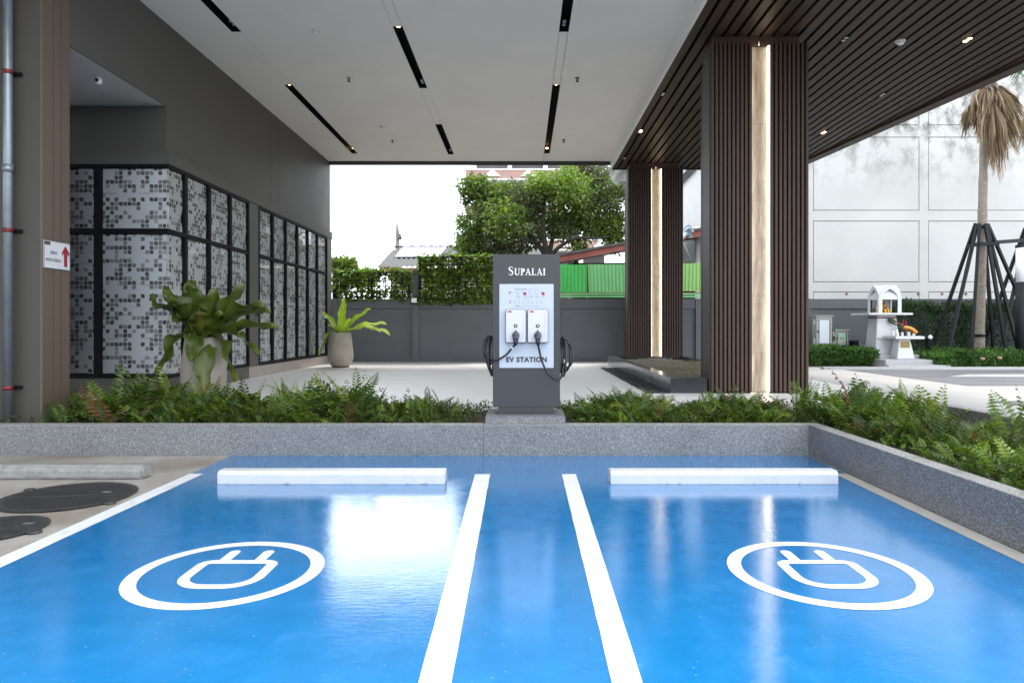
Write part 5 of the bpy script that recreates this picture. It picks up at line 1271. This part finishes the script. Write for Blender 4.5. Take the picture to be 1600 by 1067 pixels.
# palms --------------------------------------------------------------------
Yp_ = 18.4
def palm_tree(lab):
    bx = (1530-VX)/F*Yp_; t = thing('palm_tree', lab, 'palm tree', (bx, Yp_, FZ), 'palms with steel props by the white wall')
    def q(px, py, dy=0): return ((px-VX)/F*(Yp_+dy), Yp_+dy, CZ-(py-VY)/F*(Yp_+dy))
    path = smooth_path([(bx, Yp_, FZ), q(1531,500), q(1534,400), q(1536,300), q(1538,200), q(1539,120)], 6); n = len(path)
    rr = [.135-.05*i/(n-1)+.006*math.sin(i*2.1) for i in range(n)]
    obj('trunk', MB().tube(path, rr, 14), 'bark', t)
    obj('crown_shaft', MB().tube([q(1536,200), q(1537,165), q(1543,140), q(1549,115)], [.10,.17,.20,.14], 12), 'palm_boot', t)
    obj('trunk_band', MB().tube([q(1530,522), q(1530,526)], .155, 14), 'frame_black', t)
    top = Vector(q(1538,150))
    # hanging dead fans: tip pixel, spread
    for (ap, tip, W_, n_) in [((1515,165),(1504,214),.20,16),((1536,165),(1527,212),.24,18),((1545,170),(1553,222),.32,26),((1550,165),(1548,262),.36,30),((1552,160),(1562,276),.40,34),
                              ((1555,155),(1590,235),.45,34),((1560,140),(1583,190),.42,28),((1556,145),(1572,205),.4,28),((1562,135),(1598,210),.42,28),((1544,155),(1560,245),.34,26),((1532,140),(1519,192),.26,16),((1541,138),(1534,190),.3,18),((1548,140),(1545,196),.3,18),((1553,136),(1566,190),.3,18),((1538,150),(1530,228),.16,12),((1520,165),(1519,200),.2,14)]:
        dy = random.uniform(-.45, .25); A = Vector(q(*ap, dy)); Tp = Vector(q(*tip, dy*1.1)); ax = Tp-A; Ld = ax.length; ax.normalize()
        sd_ = Vector((ax.z, random.uniform(-.3,.3), -ax.x)).normalized()
        fr = obj('dead_frond', MB().tube(smooth_path([top+Vector((0,dy*.4,.1)), (top+A)/2+Vector((0,dy*.3,.25)), A], 4), [.022-.0012*i for i in range(9)], 6), 'bark', t)
        vs, fs, ts = [], [], []
        W_ *= 1.25
        for i in range(n_*4):
            u = random.uniform(-1, 1); w_ = random.uniform(.012, .026); L_ = Ld*(1-.35*abs(u)**1.5)*random.uniform(.72, 1.1)
            wob = [Vector(RNG.normal(size=3)*.02) for _ in range(3)]
            c0 = A+sd_*u*W_*.08; c1 = A+ax*L_*.5+sd_*u*W_*.42+Vector((0,random.uniform(-.08,.08),0))+wob[0]; c2 = A+ax*L_+sd_*u*W_*.50+Vector((0,random.uniform(-.1,.1),-.03))+wob[1]
            wd_ = Vector((math.cos(i), math.sin(i)*.6, .1)).normalized(); o_ = len(vs)
            vs += [c0-wd_*w_*.5, c0+wd_*w_*.5, c1-wd_*w_, c1+wd_*w_, c2-wd_*w_*.25, c2+wd_*w_*.25]; fs += [(o_,o_+1,o_+3,o_+2),(o_+2,o_+3,o_+5,o_+4)]; ts += [random.betavariate(2.5,2)]*6
        npmesh('fan', np.array([tuple(v) for v in vs]), np.array(fs), 'palm_dry', np.array(ts), fr)
    for i in range(5):
        a = i*2*PI/5+.9; d = Vector((math.cos(a), math.sin(a), 1.5)).normalized(); A = top+Vector((0,0,.3)); Bp = A+d*.9
        fr = obj('green_frond', MB().tube([A, A+d*.45+Vector((0,0,.06)), Bp], [.02,.016,.012], 6), 'palm_green', t)
        fr.data.attributes.new('tint', 'FLOAT', 'POINT').data.foreach_set('value', [.5]*len(fr.data.vertices))
        vs, fs, ts = [], [], []; sd_ = d.cross(Vector((0,0,1))).normalized(); up = sd_.cross(d)
        for k_ in range(30):
            an = R(-110+220*k_/29); dr = (d*math.cos(an)+sd_*math.sin(an)).normalized(); L_ = .75*(1-.25*abs(an)/1.9); o_ = len(vs); w_ = .018; wd_ = dr.cross(up).normalized()
            m_ = Bp+dr*L_*.55; e_ = Bp+dr*L_-Vector((0,0,.22))
            vs += [Bp, Bp+wd_*.004, m_-wd_*w_, m_+wd_*w_, e_-wd_*.003, e_+wd_*.003]; fs += [(o_,o_+1,o_+3,o_+2),(o_+2,o_+3,o_+5,o_+4)]; ts += [random.random()]*6
        npmesh('fan', np.array([tuple(v) for v in vs]), np.array(fs), 'palm_green', np.array(ts), fr)
    return t
def copy_tree(o, parent=None, d=Vector((0,0,0))):
    c = o.copy(); COL.objects.link(c); c.parent = parent
    if parent is None: c.location = o.location+d
    for ch in list(o.children): copy_tree(ch, c)
    return c
pt = palm_tree('palm with hanging dead brown fronds and a pale trunk braced by steel props')
p2 = copy_tree(pt, None, Vector((2.08, .7, -.05))); p2.rotation_euler.z = .0; p2['label'] = 'second palm with dead fronds cut by the right picture edge'
def props(lab, dx=0, dy0=0):
    t = thing('tree_prop', lab, 'tree support', ((1530-VX)/F*Yp_+dx, Yp_+dy0, FZ), 'steel props round the palms')
    def q(px, py, dy=0): return ((px-VX)/F*(Yp_+dy)+dx, Yp_+dy+dy0, CZ-(py-VY)/F*(Yp_+dy))
    for (a, b, d0, d1) in [((1525,349),(1456,548),.1,.75),((1527,352),(1481,551),-.1,-.7),((1531,350),(1517.5,560),-.17,-1.1),((1540,350),(1574,558),-.17,-1.05),((1541,350),(1590,540),.05,-.2),
                           ((1543,350),(1608,498),.1,.6),((1539,378),(1553,548),.15,.8)]:
        A, Bp = Vector(q(*a, d0)), Vector(q(*b, d1)); 
        if Bp.z > FZ: Bp = A+(Bp-A)*((A.z-FZ)/(A.z-Bp.z))
        obj('strut', MB().bar(A, Bp, .072, .072), 'steel_prop', t)
    for (a, b, d0, d1) in [((1511,386),(1533,381),-.30,-.34),((1530,381),(1561,381),-.36,-.36),((1515,384),(1540,379),.25,.3),((1540,379),(1560,382),.3,-.25)]:
        obj('brace', MB().bar(q(*a, d0), q(*b, d1), .06, .09), 'steel_prop', t)
    for z in (355, 381): obj('collar', MB().tube([q(1534.5,z+2), q(1534.6,z-2)], .16, 14), 'steel_prop', t)
    return t
props('black steel props splayed round the near palm trunk'); props('black steel props of the second palm at the right edge', 2.0, .9)
solo('tie_bar', MB().bar(((1553-VX)/F*18.3, 18.3, CZ-(379-VY)/F*18.3), ((1604-VX)/F*19.1, 19.1, CZ-(375-VY)/F*19.1), .07, .1), 'steel_prop', 'horizontal steel bar tying the two palm props together', 'tie bar')
# lamp post at the right edge
yl = 17.2; xl = (1596-VX)/F*yl
t = thing('lamp_post', 'garden lamp post with a white cylinder head at the right edge', 'lamp post', (xl, yl, FZ))
zz3 = lambda py: CZ-(py-VY)/F*yl
obj('post', MB().tube([(xl,yl,FZ), (xl,yl,zz3(441))], .13, 16), 'steel_prop', t)
obj('diffuser', MB().tube([(xl,yl,zz3(440.9)), (xl,yl,zz3(387))], .118, 18), 'lamp_white', t)
obj('cap', MB().tube([(xl,yl,zz3(386.9)), (xl,yl,zz3(383))], .13, 16), 'steel_prop', t)

# ================================================================== POTS AND BIRD'S NEST FERNS
def pot(x, y, z, h, lab):
    t = thing('plant_pot', lab, 'pot', (x, y, z), 'rounded concrete pots')
    prof = [(.20,0),(.235,.03),(.29,.12),(.315,.24),(.312,.36),(.295,.55),(.270,.74),(.255,.835),(.250,.85),(.228,.85),(.222,.82),(.232,.7)]
    obj('vessel', MB().lathe([(r*h/.85, zz2*h/.85) for r, zz2 in prof], x, y, z+.02, 36), 'pot', t)
    obj('saucer', MB().lathe([(.21*h/.85,0),(.215*h/.85,.018)], x, y, z, 30), 'bark_dark', t)
    obj('soil', MB().lathe([(.22*h/.85,.76*h/.85),(.215*h/.85,.80*h/.85)], x, y, z, 24), 'soil', t)
def nest_leaf(parent, c, tip, w, arch, mat, tint, wave=.03, twist=0.0, droop=.0):
    c = Vector(c); tip = Vector(tip); mid = (c+tip)/2+Vector((0,0,arch)); n = 18; v = []; ts = []
    side0 = None
    for i in range(n+1):
        s = i/n; p = c*(1-s)**2+mid*2*s*(1-s)+tip*s*s
        tg = ((mid-c)*(1-s)+(tip-mid)*s).normalized()
        hor = Vector((tg.x, tg.y, 0))
        sd_ = tg.cross(Vector((0,0,1)))
        if sd_.length < .2: sd_ = Vector((1,0,0)) if side0 is None else side0
        sd_.normalize()
        if side0 is not None and sd_.dot(side0) < 0: sd_ = -sd_
        side0 = sd_; a = twist*(.3+.7*s); up = sd_.cross(tg).normalized(); sd2 = sd_*math.cos(a)+up*math.sin(a); up2 = sd2.cross(tg).normalized()
        ww = w*.5*(.16+.84*math.sin(PI*min(1, s*.93+.05))**.75)*(1 if s < .97 else .35)
        for j in (-2,-1,0,1,2):
            jj = j/2; wv = wave*math.sin(s*16+j*1.7+c.x*9)*abs(jj)*(1.2 if abs(j) == 2 else .5)
            v.append(p+sd2*ww*jj*(1+.10*math.sin(s*31+j)*(abs(j) == 2))+up2*(abs(jj)*ww*.38+wv)); ts.append(tint+(.18 if j == 0 else 0)+.05*math.sin(s*9+j)+(.35 if s > .93 else 0)+(.22 if abs(j) == 2 and math.sin(s*13+c.x*31+w*90) > .8 else 0))
    f = [(i*5+j, i*5+j+1, (i+1)*5+j+1, (i+1)*5+j) for i in range(n) for j in range(4)]
    npmesh('leaf', np.array([tuple(q) for q in v]), np.array(f), mat, np.array(ts).clip(0, 1), parent, smooth=True)
pot(-4.72, 10.1, FZ, .86, 'larger looking pale concrete pot at the shop corner, nearer the ferns')
t = thing('birds_nest_fern', 'dark green bird\'s nest fern with broad drooping leaves in the near pot', 'potted plant', (-4.72, 10.1, FZ+.85), 'bird\'s nest ferns in pots')
k_ = .0097*10.1/10.3
for (dx, dz, dy, w, arch, tint, wave, tw) in [(-58,78,-.1,.17,.18,.35,.05,.9),(-30,92,.1,.22,.12,.3,.04,.5),(-12,86,-.15,.20,.15,.45,.05,-.6),(22,80,-.05,.20,.06,.45,.02,.35),(62,86,.05,.19,.10,.5,.02,.5),(98,50,-.1,.17,.34,.4,.04,.5),(97,42,.15,.15,.30,.35,.03,.4),
        (118,18,-.05,.15,.22,.5,.02,.7),(88,-22,-.15,.21,.42,.5,.035,.5),(60,-62,-.3,.17,.62,.45,.04,.7),(22,-78,-.42,.21,.52,.55,.05,.2),(6,-30,-.45,.19,.36,.3,.03,.1),(-62,-52,-.15,.15,.60,.42,.045,-.6),(-66,52,.1,.16,.16,.25,.05,-.6),
        (-40,60,-.3,.22,.14,.35,.05,-.2),(10,40,-.3,.16,.14,.75,.02,.1),(-70,62,-.25,.18,.14,.15,.06,.3),(40,40,-.2,.15,.12,.4,.03,.3),(-20,45,.25,.2,.1,.2,.03,.0),(5,62,.2,.2,.1,.3,.03,.0)]:
    c0 = (-4.72+dx*.0006, 10.1+dy*.15, FZ+.83)
    nest_leaf(t, c0, (-4.72+dx*k_, 10.1+dy*1.1, FZ+.83+dz*k_), w*1.5, arch, 'nest_dark', tint, wave*1.5, tw)
pot(-4.66, 17.45, FZ, .86, 'pale concrete pot at the far end of the shop wall')
t = thing('birds_nest_fern', 'lime green bird\'s nest fern with narrow arching leaves in the far pot', 'potted plant', (-4.66, 17.45, FZ+.85), 'bird\'s nest ferns in pots')
k_ = .01636
for (dx, dz, dy, w, arch, tint, wave, tw) in [(-29,34,0,.16,.12,.45,.02,.7),(6,58,.0,.19,.05,.5,.02,.3),(-3,30,.2,.15,.1,.4,.02,0),(47,40,0,.13,.16,.25,.03,.6),(30,30,.2,.15,.12,.3,.02,.5),(78,-1,-.1,.15,.42,.95,.05,.4),(70,16,.1,.13,.22,.75,.04,.5),(66,4,-.25,.17,.3,.6,.04,.4),(-30,-32,-.1,.15,.55,.05,.03,-.4),(20,24,-.2,.14,.1,.55,.02,.3),(-14,14,-.2,.12,.08,.6,.02,.2)]:
    nest_leaf(t, (-4.66+dx*.0008, 17.45+dy*.2, FZ+.83), (-4.66+dx*k_, 17.45+dy*1.3, FZ+.83+dz*k_), w*1.15, arch, 'nest_lime', tint, wave, tw)

# ================================================================== FERNS IN THE PLANTER
def fern_fronds(P, az, L, e0, e1, tint, npin=12, pw=1.0, name='fern_bed', label='', parent=None, kind='stuff'):
    n = len(P); T = npin; s = np.linspace(0, 1, T+1)
    el = e0[:,None]+(e1-e0)[:,None]*s[None,:]**1.2
    dh = np.cos(el); dz = np.sin(el); step = L[:,None]/T
    H = np.concatenate([np.zeros((n,1)), np.cumsum(dh[:,:-1]*step, 1)], 1); Z = np.concatenate([np.zeros((n,1)), np.cumsum(dz[:,:-1]*step, 1)], 1)
    curl = RNG.normal(size=n)*.35; azs = az[:,None]+curl[:,None]*s[None,:]
    ca, sa = np.cos(azs), np.sin(azs)
    X = P[:,None,0]+H*ca; Y = P[:,None,1]+H*sa; Zz = P[:,None,2]+Z
    C = np.stack([X, Y, Zz], -1)                                   # n,T+1,3
    tg = np.stack([dh*ca, dh*sa, dz], -1); sd = np.stack([-sa, ca, np.zeros_like(sa)], -1)
    roll = RNG.normal(size=n)*.5; nr = np.cross(tg, sd); sd = sd*np.cos(roll)[:,None,None]+nr*np.sin(roll)[:,None,None]; nr = np.cross(tg, sd)
    V, Fc, Tn = [], [], []; base = 0
    prof = np.clip(np.sin(PI*(.14+.84*s))**.75, .12, 1)
    pl = (L*.19*pw)[:,None]*prof[None,:]*RNG.uniform(.8, 1.15, (n,T+1)); hw_ = (L/T*.46)[:,None]*np.ones((1,T+1))*(.5+.5*prof[None,:])
    miss = RNG.uniform(size=(n,T+1)) > .04
    for sgn in (-1, 1):
        d = unit(sd*sgn+tg*.35-nr*RNG.uniform(-.1,.25,(n,1,1))); q = C[:,2:,:]; d = d[:,2:]; t_ = tg[:,2:]; l_ = pl[:,2:,None]*miss[:,2:,None]; w_ = hw_[:,2:,None]
        a = q-t_*w_*.5; b = q+d*l_*.55-t_*w_*.9-nr[:,2:]*l_*.05; c = q+d*l_-nr[:,2:]*l_*.22; e = q+d*l_*.5+t_*w_
        v = np.stack([a,b,c,e], 2).reshape(-1,3); V.append(v); Tn.append(np.repeat(tint, (T-1)*4))
    # rachis
    wv = .0022
    a = C[:,:-1]-sd[:,:-1]*wv; b = C[:,:-1]+sd[:,:-1]*wv; c = C[:,1:]+sd[:,1:]*wv; e = C[:,1:]-sd[:,1:]*wv
    V.append(np.stack([a,b,c,e], 2).reshape(-1,3)); Tn.append(np.repeat(np.clip(tint-.25, 0, .9), T*4))
    v = np.concatenate(V); tn = np.concatenate(Tn); f = np.arange(len(v)).reshape(-1,4)
    o = npmesh(name, v, f, 'fern', tn, parent, kind=kind)
    if label: o['label'] = label; o['category'] = 'ferns'
    return o
def bed(n, xr, yr, label, hfun, test):
    P = np.stack([RNG.uniform(*xr, n), RNG.uniform(*yr, n), np.full(n, .25)], -1)
    ok = np.array([test(x, y) for x, y in P[:,:2]]); P = P[ok]
    # gather into crowns
    cr_ = P[RNG.integers(0, len(P), len(P)//7)]; pick = RNG.integers(0, len(cr_), len(P))
    P[:,:2] = .35*P[:,:2]+.65*cr_[pick][:,:2]+RNG.normal(size=(len(P),2))*.03
    ok = np.array([test(x, y) for x, y in P[:,:2]]); P = P[ok]; n = len(P)
    h = np.array([hfun(x, y) for x, y in P[:,:2]])
    L = h*(.42+.72*RNG.beta(1.6, 1.5, n)); e0 = RNG.uniform(R(50), R(88), n); e1 = RNG.uniform(R(-45), R(40), n); az = RNG.uniform(0, 2*PI, n)
    tall = RNG.uniform(size=n) < .04; L[tall] *= 1.2; e0[tall] = RNG.uniform(R(76), R(89), tall.sum()); e1[tall] = RNG.uniform(R(15), R(65), tall.sum())
    tint = np.clip(RNG.beta(2, 2.2, n)*.93, 0, .92); br = RNG.uniform(size=n) < .035; tint[br] = RNG.uniform(.95, 1, br.sum())
    fern_fronds(P, az, L, e0, e1, tint, label=label)
def okL(x, y): return 7.60 < y < 9.2 and not (-.55 < x < .60 and y < 8.35) and not (-9.1 < x < -5.5 and 7.75 < y < 8.6) and not (2.8 < x < 4.6 and y > 10.4)
def hL(x, y):
    b = .47 if x < -1.9 else .33
    if x > .4: b = .33+.05*min(1, max(0, x-.5))
    if x < -4.9: b = .44
    return b*(.88+.16*math.sin(x*2.3)+.2*math.sin(x*5.1+1)+.1*math.sin(x*11+y*6))+.02
bed(2700, (-7.6, -.45), (7.6, 9.2), 'dense bed of sword ferns left of the totem', hL, okL)
bed(1400, (.55, 3.4), (7.6, 9.2), 'dense bed of sword ferns right of the totem', hL, okL)
def okR(x, y): return 3.31 < x < 5.42 and 1.6 < y < 9.2 and (x < 4.35 or y > 8.5 or random.random() < .3)
bed(2900, (3.3, 5.45), (1.6, 9.2), 'dense bed of sword ferns along the right kerb', lambda x, y: (.54+.10*math.sin(x*4+y*1.7)) if y > 7.2 and x < 4.95 else (.33 if x < 4.3 else .17)+.07*math.sin(y*3.1+x*5), okR)
# ground cover under the fronds
def litter(n, xr, yr, test, lab):
    P = np.stack([RNG.uniform(*xr, n), RNG.uniform(*yr, n), RNG.uniform(.25, .40, n)], -1); P = P[np.array([test(x, y) for x, y in P[:,:2]])]; n = len(P)
    lv = leaf_cloud(P, RNG.normal(size=(n,3))+np.array([0,0,.4]), RNG.uniform(.03,.07,n), RNG.uniform(.012,.03,n), RNG.beta(1.6,3,n)*.9)
    o = npmesh('ground_cover', lv[0], lv[1], 'fern', lv[2], kind='stuff'); o['label'] = lab; o['category'] = 'ground cover'
litter(9000, (-7.6, 3.4), (7.6, 9.2), okL, 'small leaves filling the fern bed by the totem'); litter(7000, (3.3, 5.45), (1.6, 9.2), okR, 'small leaves filling the fern bed on the right')
# tall single ferns that stand above the bed
for i, (px, py, Yf, h0, lab) in enumerate([(556,575,8.5,None,'tall single fern standing above the bed left of the totem'), (448,590,8.6,None,'tall fern tuft in front of the far shop window piers'), (330,595,8.7,None,'tall fern rising in front of the near pot'),
                                         (1592,603,6.0,None,'tall single fern at the right picture edge'), (1418,598,8.3,None,'bright tall fern tuft near the end of the granite retaining kerb'), (1250,585,8.8,None,'tall fern tuft at the foot of the near slat column'), (1360,606,8.2,None,'bright fern tuft left of the retaining kerb end')]):
    x, z = PY(px, py, Yf); n = 9 if i not in (0, 3) else 4; h = z-.25
    P = np.stack([np.full(n, x)+RNG.normal(size=n)*.05, np.full(n, Yf)+RNG.normal(size=n)*.05, np.full(n, .25)], -1)
    t = thing('sword_fern', lab, 'fern', (x, Yf, .25), 'tall ferns above the bed')
    L = h*RNG.uniform(.85, 1.25, n); e0 = RNG.uniform(R(74), R(89), n); e1 = RNG.uniform(R(0), R(60), n)
    L[0] = h*1.02; e0[0] = R(88); e1[0] = R(72)
    o = fern_fronds(P, RNG.uniform(0, 2*PI, n), L, e0, e1, np.clip(RNG.uniform(.35, .9, n), 0, .92), 17, .8, 'fronds', '', t, None)
